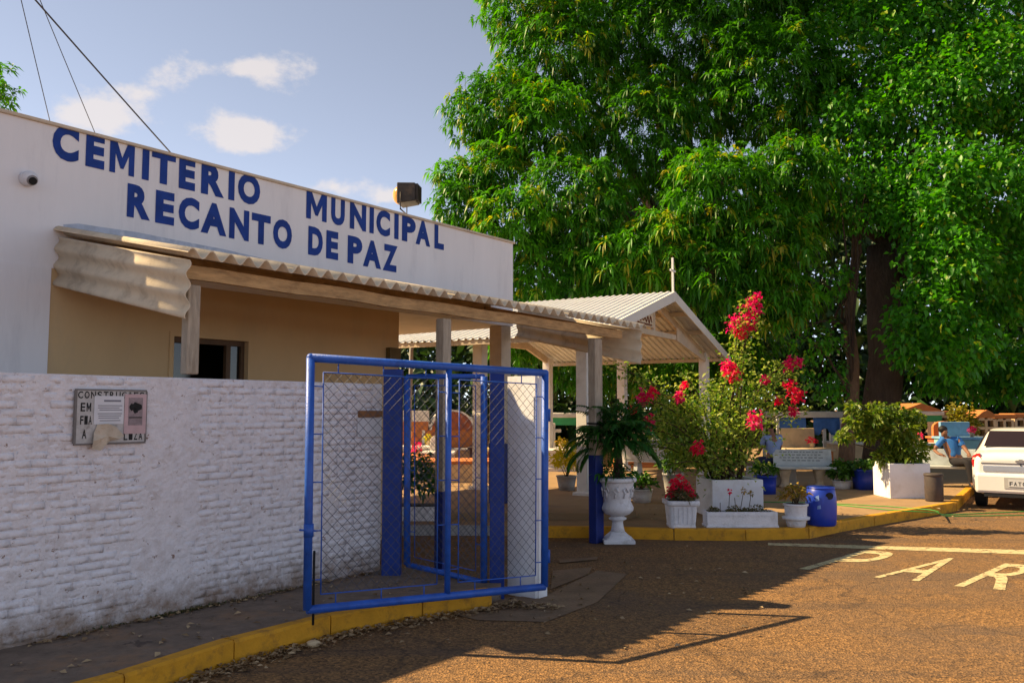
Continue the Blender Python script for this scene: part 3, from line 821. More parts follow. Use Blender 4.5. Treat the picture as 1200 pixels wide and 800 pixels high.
# ------------------------------------------------------------------ gate pillar
gp = on_z(630, 702, 0.0)
def GPF(a, b, z): return gp - N * a + D * b + Vector((0, 0, z))
bm = BM()
box(bm, (0, .385), (0, .19), (0, 2.17), GPF)
bmesh.ops.bevel(bm, geom=[e for e in bm.edges if abs(e.verts[0].co.z - e.verts[1].co.z) > .5], offset=.025, segments=3, affect='EDGES')
tag(obj('gate_pillar', bm, M_PILLAR), 'short thick white plastered pillar carrying the blue chain link gate', 'pillar')

# ------------------------------------------------------------------ gates
def lerp(a, b, t): return a + (b - a) * t
def mesh_panel(bm, bl, br, tr, tl, cell, r):
    """two families of diagonal wires clipped to the panel"""
    wdt = (br - bl).length; hgt = (tl - bl).length
    nrm = (br - bl).cross(tl - bl).normalized()
    def P(x, y, k): return lerp(lerp(bl, br, x / wdt), lerp(tl, tr, x / wdt), y / hgt) + nrm * k
    c = cell * math.sqrt(2)
    k = -hgt
    while k < wdt:
        x0, y0 = (k, 0) if k >= 0 else (0, -k)
        x1, y1 = (k + hgt, hgt) if k + hgt <= wdt else (wdt, wdt - k)
        if x1 - x0 > .02:
            tube(bm, [P(x0, y0, r), P(x1, y1, r)], r, 4, cap=False)
            tube(bm, [P(x0, hgt - y0, -r), P(x1, hgt - y1, -r)], r, 4, cap=False)
        k += c
def rod_frame(bm, bl, br, tr, tl, ins, r, conn):
    wdt = (br - bl).length; hgt = (tl - bl).length
    def P(x, y): return lerp(lerp(bl, br, x / wdt), lerp(tl, tr, x / wdt), y / hgt)
    q = [P(ins, ins), P(wdt - ins, ins), P(wdt - ins, hgt - ins), P(ins, hgt - ins)]
    for i in range(4): tube(bm, [q[i], q[(i + 1) % 4]], r, 6)
    n = max(1, int(hgt / conn))
    for i in range(n):
        y = hgt * (i + .5) / n
        tube(bm, [P(0, y), P(ins, y)], r, 5); tube(bm, [P(wdt, y), P(wdt - ins, y)], r, 5)
    n = max(1, int(wdt / conn))
    for i in range(n):
        x = wdt * (i + .5) / n
        tube(bm, [P(x, 0), P(x, ins)], r, 5); tube(bm, [P(x, hgt), P(x, hgt - ins)], r, 5)
    return q
A0 = on_Y(360, 714, 6.80); A1 = on_Y(364, 419, 6.80); B0 = on_Y(638, 687, 8.16); B1 = on_Y(639, 437, 8.16)
g1 = thing('swing_gate', 'wide blue tubular gate with chain link mesh swung open in front', 'gate', flat(lerp(A0, B0, .5), ZW))
RB = .034
for nm, p, q in (('stile', A0, A1), ('stile', B0, B1), ('top_rail', A1, B1), ('bottom_rail', A0, B0)):
    bm = BM(); tube(bm, [p, q], RB, 14); 
    if nm == 'top_rail':
        ball(bm, p, RB * 1.02, 12); ball(bm, q, RB * 1.02, 12)
    obj(nm, bm, M_BLUE, g1)
tm = .545
C0, C1 = lerp(A0, B0, tm), lerp(A1, B1, tm)
bm = BM(); tube(bm, [C0, C1], .027, 12); obj('centre_stile', bm, M_BLUE, g1)
for (p0, p1, q0, q1) in ((A0, A1, C0, C1), (C0, C1, B0, B1)):
    h = (q0 - p0).normalized(); v = Vector((0, 0, 1))
    bl, br, tr, tl = p0 + h * .035 + v * .035, q0 - h * .03 + v * .035, q1 - h * .03 - v * .035, p1 + h * .035 - v * .035
    bm = BM(); qd = rod_frame(bm, bl, br, tr, tl, .075, .0055, .36); obj('rod_frame', bm, M_BLUE, g1)
    bm = BM(); mesh_panel(bm, *qd, .062, .0023); tag(obj('wire_mesh', bm, M_WIRE, g1), kind='stuff')
bm = BM(); tube(bm, [A0 + (B0 - A0).normalized() * .05 + Vector((0, 0, .45)), flat(A0 + (B0 - A0).normalized() * .05, ZW)], .010, 8); obj('drop_bolt', bm, M_BLACK, g1)
bm = BM(); tube(bm, [A0 + Vector((-.06, -.05, .62)), A0 + Vector((.05, .04, .60))], .008, 6); tube(bm, [A0 + Vector((0, 0, .56)), A0 + Vector((0, 0, .66))], .04, 10); obj('latch', bm, M_BLUE, g1)
for t in (.14, .80):
    bm = BM(); p = lerp(B0, B1, t); tube(bm, [p + Vector((.035, .005, -.06)), p + Vector((.035, .005, .06))], .018, 8); obj('hinge', bm, M_BLUE, g1)

L0 = on_Y(477, 661, 8.82); L1 = on_Y(477, 441, 8.82); R0 = on_Y(567, 682, 8.46); R1 = on_Y(567, 441, 8.46)
g2 = thing('side_gate', 'narrow blue chain link gate closed between brick wall and white pillar', 'gate', flat(lerp(L0, R0, .5), ZW))
for nm, p, q, r in (('stile', L0, L1, .034), ('stile', R0, R1, .034), ('top_rail', L1, R1, .026), ('bottom_rail', L0, R0, .028)):
    bm = BM(); tube(bm, [p, q], r, 12); obj(nm, bm, M_BLUE, g2)
h = (R0 - L0).normalized(); v = Vector((0, 0, 1))
bm = BM(); qd = rod_frame(bm, L0 + h * .03 + v * .03, R0 - h * .03 + v * .03, R1 - h * .03 - v * .03, L1 + h * .03 - v * .03, .06, .005, .6); obj('rod_frame', bm, M_BLUE, g2)
bm = BM(); mesh_panel(bm, *qd, .062, .0023); tag(obj('wire_mesh', bm, M_WIRE, g2), kind='stuff')
M_DEEP = mat('deep_blue_paint', (.010, .045, .28), .45, .3, 6, .1, 60, stain=(.008, .02, .10), stain_scale=4, stain_amt=.6)
def jamb(px0, px1, Y, z1, dep, label):
    a = on_Y(px0, 560, Y); b = on_Y(px1, 560, Y)
    bm = BM(); box(bm, (a.x, b.x), (Y, Y + dep), (0.0, z1))
    return tag(obj('gate_post', bm, M_DEEP, bevel=.006), label, 'post')
jamb(448, 470, 8.80, 2.25, .12, 'broad blue steel gate post at the end of the brick wall')
jamb(574, 591, 8.44, 2.25, .09, 'blue steel gate post hard against the white pillar')

# ------------------------------------------------------------------ open chapel
RD = Vector((-.862, .507, 0)); GD = Vector((.507, .862, 0))          # along the ridge (away), across the gable
CP = on_z(685, 586, ZP)                                                # foot of the near front post
def CH_(r, g, z): return CP + RD * r + GD * g + Vector((0, 0, z - ZP))
WCH = 7.2; OV = .62; FRO = -.5; LEN = 5.4
ZE, ZR = 3.12, 4.36
chap = thing('open_chapel', 'open sided chapel with pale corrugated gable roof and a cross', 'chapel', CH_(LEN / 2, WCH / 2, ZP))
MID = WCH / 2
def zch(g): return ZR - (ZR - ZE) * abs(g - MID) / (MID + OV)
bm = BM(); prism(bm, [CH_(FRO, MID - .14, ZR - .01), CH_(FRO, MID, ZR + .06), CH_(FRO, MID + .14, ZR - .01)], RD * LEN); roof = obj('roof', bm, M_METAL_ROOF, chap)
def trapez(bm, f, u0, u1, v0, v1, pitch, h, thick=.004):
    us = []
    u = u0
    while u < u1 - 1e-6:
        for a, hh in ((0, 0), (.52, 0), (.64, h), (.88, h)):
            if u + a * pitch <= u1: us.append((u + a * pitch, hh))
        u += pitch
    us.append((u1, 0))
    for dz, fl in ((0, False), (-thick, True)):
        rr = [[bm.verts.new(f(u, v, hh + dz)) for v in (v0, v1)] for u, hh in us]
        for a, b in zip(rr, rr[1:]): bm.faces.new((a[0], b[0], b[1], a[1]))
for side in (-1, 1):
    r0 = FRO
    while r0 < FRO + LEN - .2:
        r1 = min(r0 + .98, FRO + LEN)
        bm = BM(); j = rnd.uniform(0, .006)
        trapez(bm, lambda u, v, h: CH_(u, MID + side * v, zch(MID + side * v) + h + .05 + j), r0, r1 + (.03 if r1 < FRO + LEN else 0), .02, MID + OV + rnd.uniform(0, .02), .163, .035)
        obj('roof_sheet', bm, M_METAL_ROOF, roof, recalc=False)
        r0 = r1
for side in (-1, 1):
    bm = BM()
    prism(bm, [CH_(FRO - .03, MID, ZR - .15), CH_(FRO - .03, MID, ZR + .07), CH_(FRO - .03, MID + side * (MID + OV), ZE + .07), CH_(FRO - .03, MID + side * (MID + OV), ZE - .11)], RD * .03); obj('bargeboard', bm, mat('white_bargeboard', (.74, .71, .66), .6, .1, 4, .1), roof)
    for gg in (MID + side * 1.05, MID + side * 2.2, MID + side * (MID + OV - .06)):
        bm = BM(); g0, g1 = gg - .035, gg + .035; zz = zch(gg) + .028
        box(bm, (FRO + .01, FRO + LEN - .05), (g0, g1), (zz - .09, zz), CH_); obj('purlin', bm, M_TAN, roof)
M_CPOST = mat('white_chapel_post', (.76, .73, .68), .75, .12, 3, .2, 30, stain=(.45, .38, .3), stain_scale=3, stain_amt=.4)
for r in (0, 2.3, 4.6):
    for g in (0, WCH):
        bm = BM(); box(bm, (r - .11, r + .11), (g - .11, g + .11), (ZP, zch(g) - .02), CH_)
        p = obj('post', bm, M_CPOST, chap, bevel=.012)
        bm = BM(); box(bm, (r - .17, r + .17), (g - .17, g + .17), (ZP - .02, ZP + .16), CH_); obj('foot', bm, M_CPOST, p, bevel=.02)
    # truss
    bm = BM()
    for side in (-1, 1):
        e = MID + side * (MID + .02)
        prism(bm, [CH_(r - .04, MID + side * .0, zch(MID) - .02), CH_(r - .04, MID, zch(MID) - .2), CH_(r - .04, e, zch(e) - .2), CH_(r - .04, e, zch(e) - .02)], RD * .08)
    box(bm, (r - .055, r + .055), (MID - 2.55, MID + 2.55), (3.46, 3.58), CH_)
    box(bm, (r - .035, r + .035), (MID - .06, MID + .06), (3.585, zch(MID) - .1), CH_)
    obj('truss', bm, M_TAN, chap)
# boarded lower gable corners like the photo: solid web at the foot of each rafter
for side in (-1, 1):
    g_a, g_b = MID + side * 1.35, MID + side * MID
    bm = BM(); prism(bm, [CH_(-.062, g_a, 3.44), CH_(-.062, g_a, zch(g_a) - .2), CH_(-.062, g_b, zch(g_b) - .2), CH_(-.062, g_b, 3.02)], -RD * .025); obj('gable_web', bm, M_TAN, chap)
bm = BM(); prism(bm, [CH_(-.09, MID - 1.75, 3.62), CH_(-.09, MID - .30, 3.62), CH_(-.09, MID - .30, 3.98), CH_(-.09, MID - 1.0, 3.88)], -RD * .03); sg = obj('sign_board', bm, mat('cream_sign', (.70, .60, .45), .7, .15, 8, .1), chap)
bm = BM()
pts = []
for k in range(60):
    f = k / 59
    pts.append(CH_(-.125, MID - 1.5 + 1.1 * f, 3.73 + .05 * math.sin(f * 42) * (1 + .6 * math.sin(f * 9)) + .05 * f))
tube(bm, pts, .013, 5)
pts = [CH_(-.127, MID - 1.2 + .8 * f, 3.66 + .02 * math.sin(f * 60)) for f in [k / 40 for k in range(41)]]
tube(bm, pts, .009, 5)
tag(obj('script_lettering', bm, mat('brown_sign_paint', (.22, .07, .03), .7, .2), sg), kind='stuff')
c = CH_(FRO + .02, MID, ZR + .05)
bm = BM()
box(bm, (-.022, .022), (-.022, .022), (0, .78), lambda a, b, z: c + GD * a + RD * b + Vector((0, 0, z)))
box(bm, (-.15, .15), (-.018, .018), (.47, .51), lambda a, b, z: c + GD * a + RD * b + Vector((0, 0, z)))
obj('cross', bm, M_CPOST, roof)
# black ties round the two neighbouring posts
bm = BM()
for z in (1.64, 1.52):
    q = [SN(s_c + a, nb_(s_c) + b, z + (.02 * a)) for a, b in ((-.11, -.085), (-.11, .055), (.11, .055), (.11, -.085))]
    tube(bm, q + [q[0]], .012, 6)
o = obj('wire_tie', bm, M_BLACK, can)

# ------------------------------------------------------------------ pots and planters
L_GREEN = leafmat('green_leaf', (.018, .07, .010), (.10, .22, .02))
L_PALM = leafmat('dark_palm_leaf', (.012, .060, .012), (.05, .19, .025), rough=.4)
L_BOUG = leafmat('bougainvillea_leaf', (.045, .15, .012), (.38, .44, .08), trans=.45)
L_YEL = leafmat('yellow_green_leaf', (.35, .34, .012), (.70, .58, .02))
L_RED = leafmat('red_bract', (.55, .008, .03), (.80, .02, .10), rough=.6, trans=.45)
L_MAG = leafmat('magenta_bract', (.50, .006, .07), (.75, .02, .18), rough=.6, trans=.45)
L_SUCC = leafmat('dull_succulent_leaf', (.05, .09, .03), (.22, .16, .07))
L_CROT = leafmat('ochre_croton_leaf', (.16, .16, .02), (.45, .24, .04))
L_OCH = leafmat('ochre_shrub_leaf', (.10, .13, .015), (.36, .30, .04))
def rand_dirs(n, zmin=-1.0, zmax=1.0):
    z = RNG.uniform(zmin, zmax, n); a = RNG.uniform(0, 2 * PI, n); r = np.sqrt(np.maximum(0, 1 - z * z))
    return np.stack([r * np.cos(a), r * np.sin(a), z], 1)
def bush(name, parent, c, rad, n, ln, wd, m, up=.3, shell=.35, droop=.35, zmin=-.3):
    d = rand_dirs(n, zmin, 1)
    rr = RNG.uniform(shell, 1, n)[:, None] ** .6
    lump = (1 + .22 * np.sin(d[:, 0] * 5 + c[0] * 3) * np.cos(d[:, 1] * 6 + c[1]) + .15 * np.sin(d[:, 2] * 9))[:, None]
    P = np.array(c) + d * rr * lump * np.array(rad)
    A = d * .7 + rand_dirs(n) * .8 + np.array([0, 0, up])
    V, F = leaves_np(P, A, ln * RNG.uniform(.6, 1.3, n), wd * RNG.uniform(.7, 1.25, n), droop, roll=RNG.uniform(-1, 1, n))
    return mesh_np(name, V, F, m, parent, np.repeat(RNG.random(n), 4))
def stems(name, parent, base, tips, r, m, sag=.0):
    bm = BM()
    for t in tips:
        t = Vector(t); b = Vector(base) + Vector((rnd.uniform(-.04, .04), rnd.uniform(-.04, .04), 0))
        mid = b.lerp(t, .5) + Vector((rnd.uniform(-.05, .05), rnd.uniform(-.05, .05), .12 * (t - b).length))
        pts = [b.lerp(mid, k / 4).lerp(mid.lerp(t, k / 4), k / 4) for k in range(5)]
        tube(bm, pts, [r, r * .85, r * .7, r * .55, r * .35], 5)
    return tag(obj(name, bm, m, parent), kind='stuff')
M_STEM = mat('brown_stem', (.10, .07, .035), .9, .4, 20, .3)
def soil(parent, c, r, sq=False):
    bm = BM(); lathe(bm, c, [(r, -.05), (r, 0), (r * .5, .012)], 16, sq=1.0 if sq else 0); obj('soil', bm, M_SOIL, parent)

# urn with palm
c = on_z(724, 635, 0)
t = thing('urn_planter', 'tall white footed garden urn with a dark green palm at the kerb', 'planter', c)
bm = BM(); box(bm, (c.x - .215, c.x + .215), (c.y - .215, c.y + .215), (0, .055)); lathe(bm, c, [(.20, .05), (.185, .075), (.13, .12), (.10, .15)], 24, sq=.5); obj('plinth', bm, M_WCONC, t, bevel=.012)
bm = BM(); lathe(bm, c, [(.10, .14), (.085, .2), (.075, .27), (.08, .30), (.12, .315), (.125, .335), (.09, .35), (.10, .37)], 28); obj('stem', bm, M_WCONC, t)
bm = BM(); lathe(bm, c, [(.09, .36), (.17, .39), (.215, .44), (.225, .48), (.20, .53), (.185, .56), (.19, .60), (.205, .72), (.225, .80), (.235, .83), (.20, .835), (.19, .80)], 32); bowl = obj('bowl', bm, M_WCONC, t)
bm = BM(); lathe(bm, c, [(.22, .815), (.262, .835), (.27, .86), (.262, .885), (.235, .89), (.2, .885)], 32); obj('rim', bm, M_WCONC, t)
bm = BM()
for k in range(10):
    a = 2 * PI * k / 10
    pts = [c + Vector((math.cos(a + q) * rr, math.sin(a + q) * rr, z)) for q, rr, z in ((0, .208, .62), (.1, .216, .68), (-.05, .222, .73), (.16, .226, .76), (.3, .222, .70))]
    tube(bm, pts, .012, 5)
tag(obj('garland_relief', bm, M_WCONC, bowl), kind='stuff')
soil(t, c + Vector((0, 0, .86)), .205)
bm = BM(); tube(bm, [c + Vector((0, 0, .84)), c + Vector((.02, 0, 1.1)), c + Vector((0, .02, 1.35))], [.075, .06, .05], 10); obj('trunk', bm, M_BARK, t)
top = c + Vector((0, .02, 1.33))
def frond(parent, base, az, el, length, m, leaflet=.2, n=26):
    h = Vector((math.cos(az), math.sin(az), 0))
    pts = []
    for k in range(n):
        f = k / (n - 1)
        e = el - 1.35 * f * f
        pts.append((pts[-1] if pts else Vector(base)) + (h * math.cos(e) + Vector((0, 0, math.sin(e)))) * (length / n))
    P, A = [], []
    for k in range(3, n):
        tdir = (pts[k] - pts[k - 1]).normalized(); sd_ = tdir.cross(Vector((0, 0, 1))).normalized()
        for sgn in (-1, 1):
            P.append(pts[k]); A.append(tdir * .75 + sd_ * sgn * .8 + Vector((0, 0, .15)))
    P = np.array([tuple(q) for q in P]); A = np.array([tuple(q) for q in A]); nn = len(P)
    f = np.linspace(.15, 1, nn); L = leaflet * np.sin(PI * np.clip(f * .85 + .12, 0, 1)) ** .6
    V, F = leaves_np(P, A, L, np.full(nn, .030), .45)
    bm = BM(); tube(bm, pts[::3] + [pts[-1]], .006, 4)
    bm.verts.ensure_lookup_table()
    o0 = len(V)
    V = np.concatenate([V, np.array([tuple(v.co) for v in bm.verts])])
    tri = []
    for fc in bm.faces:
        ix = [v.index for v in fc.verts]
        for i in range(1, len(ix) - 1): tri.append((ix[0] + o0, ix[i] + o0, ix[i + 1] + o0))
    bm.verts.index_update()
    tri = []
    for fc in bm.faces:
        ix = [v.index for v in fc.verts]
        for i in range(1, len(ix) - 1): tri.append((ix[0] + o0, ix[i] + o0, ix[i + 1] + o0))
    bm.free()
    F = np.concatenate([F, np.array(tri)])
    tint = np.concatenate([np.repeat(RNG.random(nn), 4), np.full(len(tri), .5)])
    mesh_np('frond', V, F, m, parent, tint)
for k in range(36):
    frond(t, top, 2 * PI * k / 36 + rnd.uniform(-.2, .2), rnd.uniform(.35, 1.35) if k % 3 else rnd.uniform(-.1, .4), rnd.uniform(.6, .95), L_PALM)
bush('upper_leaves', t, (top.x, top.y, top.z + .12), (.46, .4, .42), 650, .24, .04, L_PALM, droop=.8, up=.6)
bush('low_leaves', t, (c.x - .03, c.y, .93), (.27, .24, .14), 240, .13, .035, L_PALM, droop=.7)

# square pot with red geraniums
c = on_z(798, 617, ZP)
t = thing('flower_pot', 'square fluted white pot of red flowers left of the white trough', 'pot', c)
bm = BM(); lathe(bm, c, [(.175, 0), (.18, .03), (.172, .04), (.195, .30), (.20, .32)], 4 * 8, sq=1.0); obj('pot', bm, M_WCONC, t)
bm = BM(); lathe(bm, c, [(.2, .31), (.228, .325), (.23, .385), (.20, .39), (.19, .36)], 32, sq=1.0); obj('rim', bm, M_WCONC, t)
bm = BM()
for k in range(5):
    x = -.13 + .065 * k
    prism(bm, [c + Vector((x, -.178, .06)), c + Vector((x + .03, -.178, .06)), c + Vector((x + .032, -.198, .29)), c + Vector((x - .002, -.198, .29))], (0, -.008, 0))
obj('flute', bm, M_WCONC, t)
soil(t, c + Vector((0, 0, .375)), .185, True)
bush('foliage', t, (c.x, c.y, .57), (.20, .2, .17), 420, .07, .05, L_SUCC)
for dx, dz in ((-.10, .27), (.06, .24), (-.02, .33), (.12, .15), (-.14, .16)):
    tag(bush('flower_cluster', t, (c.x + dx, c.y - .08, .50 + dz), (.07, .06, .06), 60, .05, .045, L_RED, zmin=-1), kind='stuff')

# white trough
a = on_z(829, 618, ZP); b = on_z(912, 618, ZP)
t = thing('trough_planter', 'long low white trough of small succulents on the yellow kerb', 'planter', (a + b) / 2)
x0, x1, y0 = a.x, b.x, a.y
bm = BM()
box(bm, (x0, x1), (y0, y0 + .035), (ZP, ZP + .22)); box(bm, (x0, x1), (y0 + .265, y0 + .30), (ZP, ZP + .22)); box(bm, (x0, x0 + .035), (y0 + .036, y0 + .264), (ZP, ZP + .219)); box(bm, (x1 - .035, x1), (y0 + .036, y0 + .264), (ZP, ZP + .219)); box(bm, (x0 - .012, x1 + .012), (y0 - .012, y0 + .312), (ZP - .002, ZP + .03))
obj('basin', bm, M_WCONC, t, bevel=.008)
bm = BM()
n = 26
for k in range(n):
    xx = x0 + .03 + (x1 - x0 - .06) * (k + .5) / n
    bm.faces.new([bm.verts.new((xx + dx, y0 - .006, ZP + .165 + dz)) for dx, dz in ((-.014, .016), (0, -.018), (.014, .016))])
f_ = list(bm.faces); ext = bmesh.ops.extrude_face_region(bm, geom=f_); bmesh.ops.translate(bm, vec=(0, .008, 0), verts=[v for v in ext['geom'] if isinstance(v, bmesh.types.BMVert)])
tag(obj('edge_relief', bm, M_WCONC, t), kind='stuff')
bm = BM(); box(bm, (x0 + .035, x1 - .035), (y0 + .035, y0 + .265), (ZP + .1, ZP + .19)); obj('soil', bm, M_SOIL, t)
for dx, rr, hh in ((.12, .09, .06), (.42, .12, .08), (.78, .15, .09), (.60, .08, .05)):
    bush('succulent', t, (x0 + dx, y0 + .14, ZP + .20), (rr, .1, hh), 200, .05, .022, L_SUCC)
bm = BM()
for dx, h, ln in ((.34, .30, .02), (.45, .22, -.02), (.50, .30, .06), (.62, .26, .05), (.22, .15, 0)): tube(bm, [(x0 + dx, y0 + .14, ZP + .17), (x0 + dx + ln, y0 + .13, ZP + .19 + h)], .005, 5)
obj('flower_stalk', bm, M_STEM, t)
for dx, h, m_ in ((.36, .30, L_RED), (.56, .31, L_CROT), (.67, .27, L_CROT)): bush('seed_head', t, (x0 + dx, y0 + .13, ZP + .2 + h), (.03, .03, .035), 30, .035, .025, m_, zmin=-1)

# small round pot with ochre croton
c = on_z(933, 617, ZP)
t = thing('round_pot', 'small cream round pot with an ochre leaved plant beside the blue drum', 'pot', c)
bm = BM(); lathe(bm, c, [(.125, 0), (.135, .05), (.15, .14), (.16, .30), (.165, .31)], 28); obj('pot', bm, M_WCONC, t)
bm = BM(); lathe(bm, c, [(.14, .10), (.19, .112), (.195, .145), (.145, .15)], 28); obj('saucer_band', bm, M_WCONC, t)
bm = BM(); lathe(bm, c, [(.16, .30), (.178, .305), (.178, .33), (.155, .335), (.15, .31)], 28); obj('rim', bm, M_WCONC, t)
soil(t, c + Vector((0, 0, .325)), .15)
stems('stem', t, c + Vector((0, 0, .32)), [c + Vector((rnd.uniform(-.16, .16), rnd.uniform(-.12, .12), rnd.uniform(.45, .62))) for _ in range(9)], .008, M_STEM)
bush('foliage', t, (c.x - .02, c.y, .47 + .12), (.19, .15, .14), 170, .085, .045, L_CROT)

# blue drum
M_DRUM = mat('blue_plastic', (.012, .045, .42), .35, .15, 5, .05, 30, spec=.5, stain=(.05, .08, .3), stain_scale=7, stain_amt=.4)
c = on_z(963, 615, ZP)
t = thing('blue_drum', 'blue plastic drum bin with a dark round hole near its top', 'drum', c)
bm = BM(); lathe(bm, c, [(.185, 0), (.20, .02), (.212, .14), (.217, .28), (.212, .42), (.195, .53), (.18, .545), (.16, .545), (.15, .53), (.14, .2), (.0001, .19)], 32); obj('shell', bm, M_DRUM, t)
bm = BM(); lathe(bm, c, [(.188, .528), (.2, .535), (.2, .553), (.185, .558)], 32); obj('rim', bm, M_DRUM, t)
hd = Vector((.15, -.988, 0)).normalized(); sd_ = Vector((.988, .15, 0)).normalized()
bm = BM(); bm.faces.new([bm.verts.new(c + hd * (.2145 - .012 * abs(math.cos(q)) ** 2 + .002) + sd_ * (.06 * math.cos(q) + .02) + Vector((0, 0, .44 + .05 * math.sin(q)))) for q in [2 * PI * k / 20 for k in range(20)]])
obj('hole', bm, M_BLACK, t)
bm = BM()
for k, (ang, z0_, w_, h_) in enumerate(((-2.15, .36, .05, .09), (-2.05, .25, .05, .06))):
    q = [c + Vector((math.cos(ang + da) * .222, math.sin(ang + da) * .222, z0_ + dz)) for da, dz in ((-.12, 0), (.12, .01), (.10, h_), (-.10, h_ * .8))]
    bm.faces.new([bm.verts.new(p) for p in q])
tag(obj('scuff_highlight', bm, mat('pale_blue_highlight', (.25, .38, .75), .6, .3, 20, .1), t), kind='stuff')  # pale scuffs left as an upright highlight painted on the shell

# big white box with bougainvillea
YB = 13.15
a = on_z(833, 607, ZP); YB = a.y
x0 = on_Y(831, 590, YB).x; x1 = on_Y(893, 590, YB).x; zb = on_Y(860, 562, YB).z
bg = thing('bougainvillea_planter', 'big white box planter with a sprawling red flowering bougainvillea', 'planter', ((x0 + x1) / 2, YB + .4, ZP))
rotb = .10
def BX(x, y, z):
    cx, cy = (x0 + x1) / 2, YB + .4
    dx, dy = x - cx, y - cy
    return Vector((cx + dx * math.cos(rotb) - dy * math.sin(rotb), cy + dx * math.sin(rotb) + dy * math.cos(rotb), z))
bm = BM()
box(bm, (x0, x1), (YB, YB + .06), (ZP, zb), BX); box(bm, (x0, x1), (YB + .74, YB + .80), (ZP, zb), BX); box(bm, (x0, x0 + .06), (YB + .061, YB + .739), (ZP, zb - .001), BX); box(bm, (x1 - .06, x1), (YB + .061, YB + .739), (ZP, zb - .001), BX)
obj('box', bm, M_PILLAR, bg, bevel=.008)
bm = BM(); box(bm, (x0 + .06, x1 - .06), (YB + .06, YB + .74), (ZP + .2, zb - .05), BX); obj('soil', bm, M_SOIL, bg)
base = Vector(((x0 + x1) / 2, YB + .4, zb - .06))
tips_px = [(880, 352, 13.5), (866, 378, 13.4), (890, 372, 13.6), (872, 420, 13.3), (856, 436, 13.3), (925, 425, 13.6), (938, 428, 13.5), (945, 450, 13.4), (932, 462, 13.3), (950, 480, 13.6), (930, 480, 13.2), (884, 492, 12.9), (818, 524, 12.8),
           (735, 445, 13.2), (756, 468, 13.1), (790, 470, 13.3), (762, 492, 13.0), (720, 500, 13.2), (745, 525, 13.0), (715, 430, 13.5), (800, 440, 13.6), (830, 455, 13.8), (905, 440, 13.8), (860, 460, 13.9), (775, 520, 12.9), (850, 500, 12.9), (780, 545, 12.9), (830, 540, 12.8), (700, 470, 13.4)]
tips = [on_Y(x, y, Y) for x, y, Y in tips_px]
bm = BM()
P, A = [], []
for t_ in tips:
    b0 = base + Vector((rnd.uniform(-.25, .25), rnd.uniform(-.2, .2), 0))
    hh = Vector(((t_ - b0).x, (t_ - b0).y, 0))
    ctrl = b0 + hh * .35 + Vector((0, 0, max(.3, (t_.z - b0.z) * .75 + .25)))
    pts = [b0.lerp(ctrl, k / 9).lerp(ctrl.lerp(t_, k / 9), k / 9) for k in range(10)]
    tube(bm, pts, [.016 * (1 - .8 * k / 9) + .003 for k in range(10)], 5)
    nl = int(95 * (t_ - b0).length)
    for _ in range(nl):
        f = rnd.random() ** .8; f = .1 + .9 * f
        i = min(8, int(f * 9)); q = pts[i].lerp(pts[i + 1], f * 9 - i)
        sp = .19 * (1.15 - f) + .05
        P.append(tuple(q + Vector((rnd.gauss(0, sp), rnd.gauss(0, sp), rnd.gauss(0, sp * .8))))); A.append((rnd.uniform(-1, 1), rnd.uniform(-1, 1), rnd.uniform(-.5, .8)))
tag(obj('stem', bm, M_STEM, bg), kind='stuff')
n2 = 2700
d = rand_dirs(n2); cc = np.array(on_Y(820, 505, YB + .35))
Pm = cc + d * (RNG.uniform(.35, 1, n2)[:, None] ** .5) * np.array([.88, .7, .66]) * (1 + .25 * np.sin(d[:, :1] * 7) * np.cos(d[:, 2:] * 6))
Am = d * .6 + rand_dirs(n2)
P = np.concatenate([np.array(P), Pm]); A = np.concatenate([np.array(A), Am])
n = len(P)
V, F = leaves_np(P, A, RNG.uniform(.05, .10, n), RNG.uniform(.035, .06, n), .3, roll=RNG.uniform(-1, 1, n))
mesh_np('crown', V, F, L_BOUG, bg, np.repeat(RNG.random(n), 4))
for x, y, Y, r, m_ in ((881, 362, 13.5, .17, L_MAG), (886, 350, 13.5, .10, L_MAG), (878, 378, 13.5, .13, L_MAG), (862, 380, 13.4, .14, L_MAG), (868, 390, 13.4, .09, L_RED), (858, 437, 13.2, .13, L_RED), (853, 428, 13.2, .10, L_MAG), (926, 425, 13.5, .10, L_MAG), (936, 424, 13.5, .07, L_MAG), (933, 462, 13.2, .12, L_RED), (926, 452, 13.2, .08, L_RED),
                    (884, 492, 12.8, .13, L_MAG), (818, 525, 12.75, .10, L_RED), (755, 466, 13.0, .13, L_MAG), (764, 460, 13.0, .08, L_RED), (795, 464, 13.2, .09, L_MAG), (760, 494, 12.9, .10, L_MAG), (930, 482, 13.2, .07, L_MAG), (912, 470, 13.2, .05, L_RED), (803, 452, 13.3, .05, L_RED), (742, 480, 13.1, .06, L_RED), (897, 445, 13.5, .06, L_MAG)):
    q = on_Y(x, y, Y); tag(bush('flower_cluster', bg, tuple(q), (r * .95, r * .95, r * 1.05), int(700 * r), .065, .06, m_, zmin=-1, shell=.1), kind='stuff')

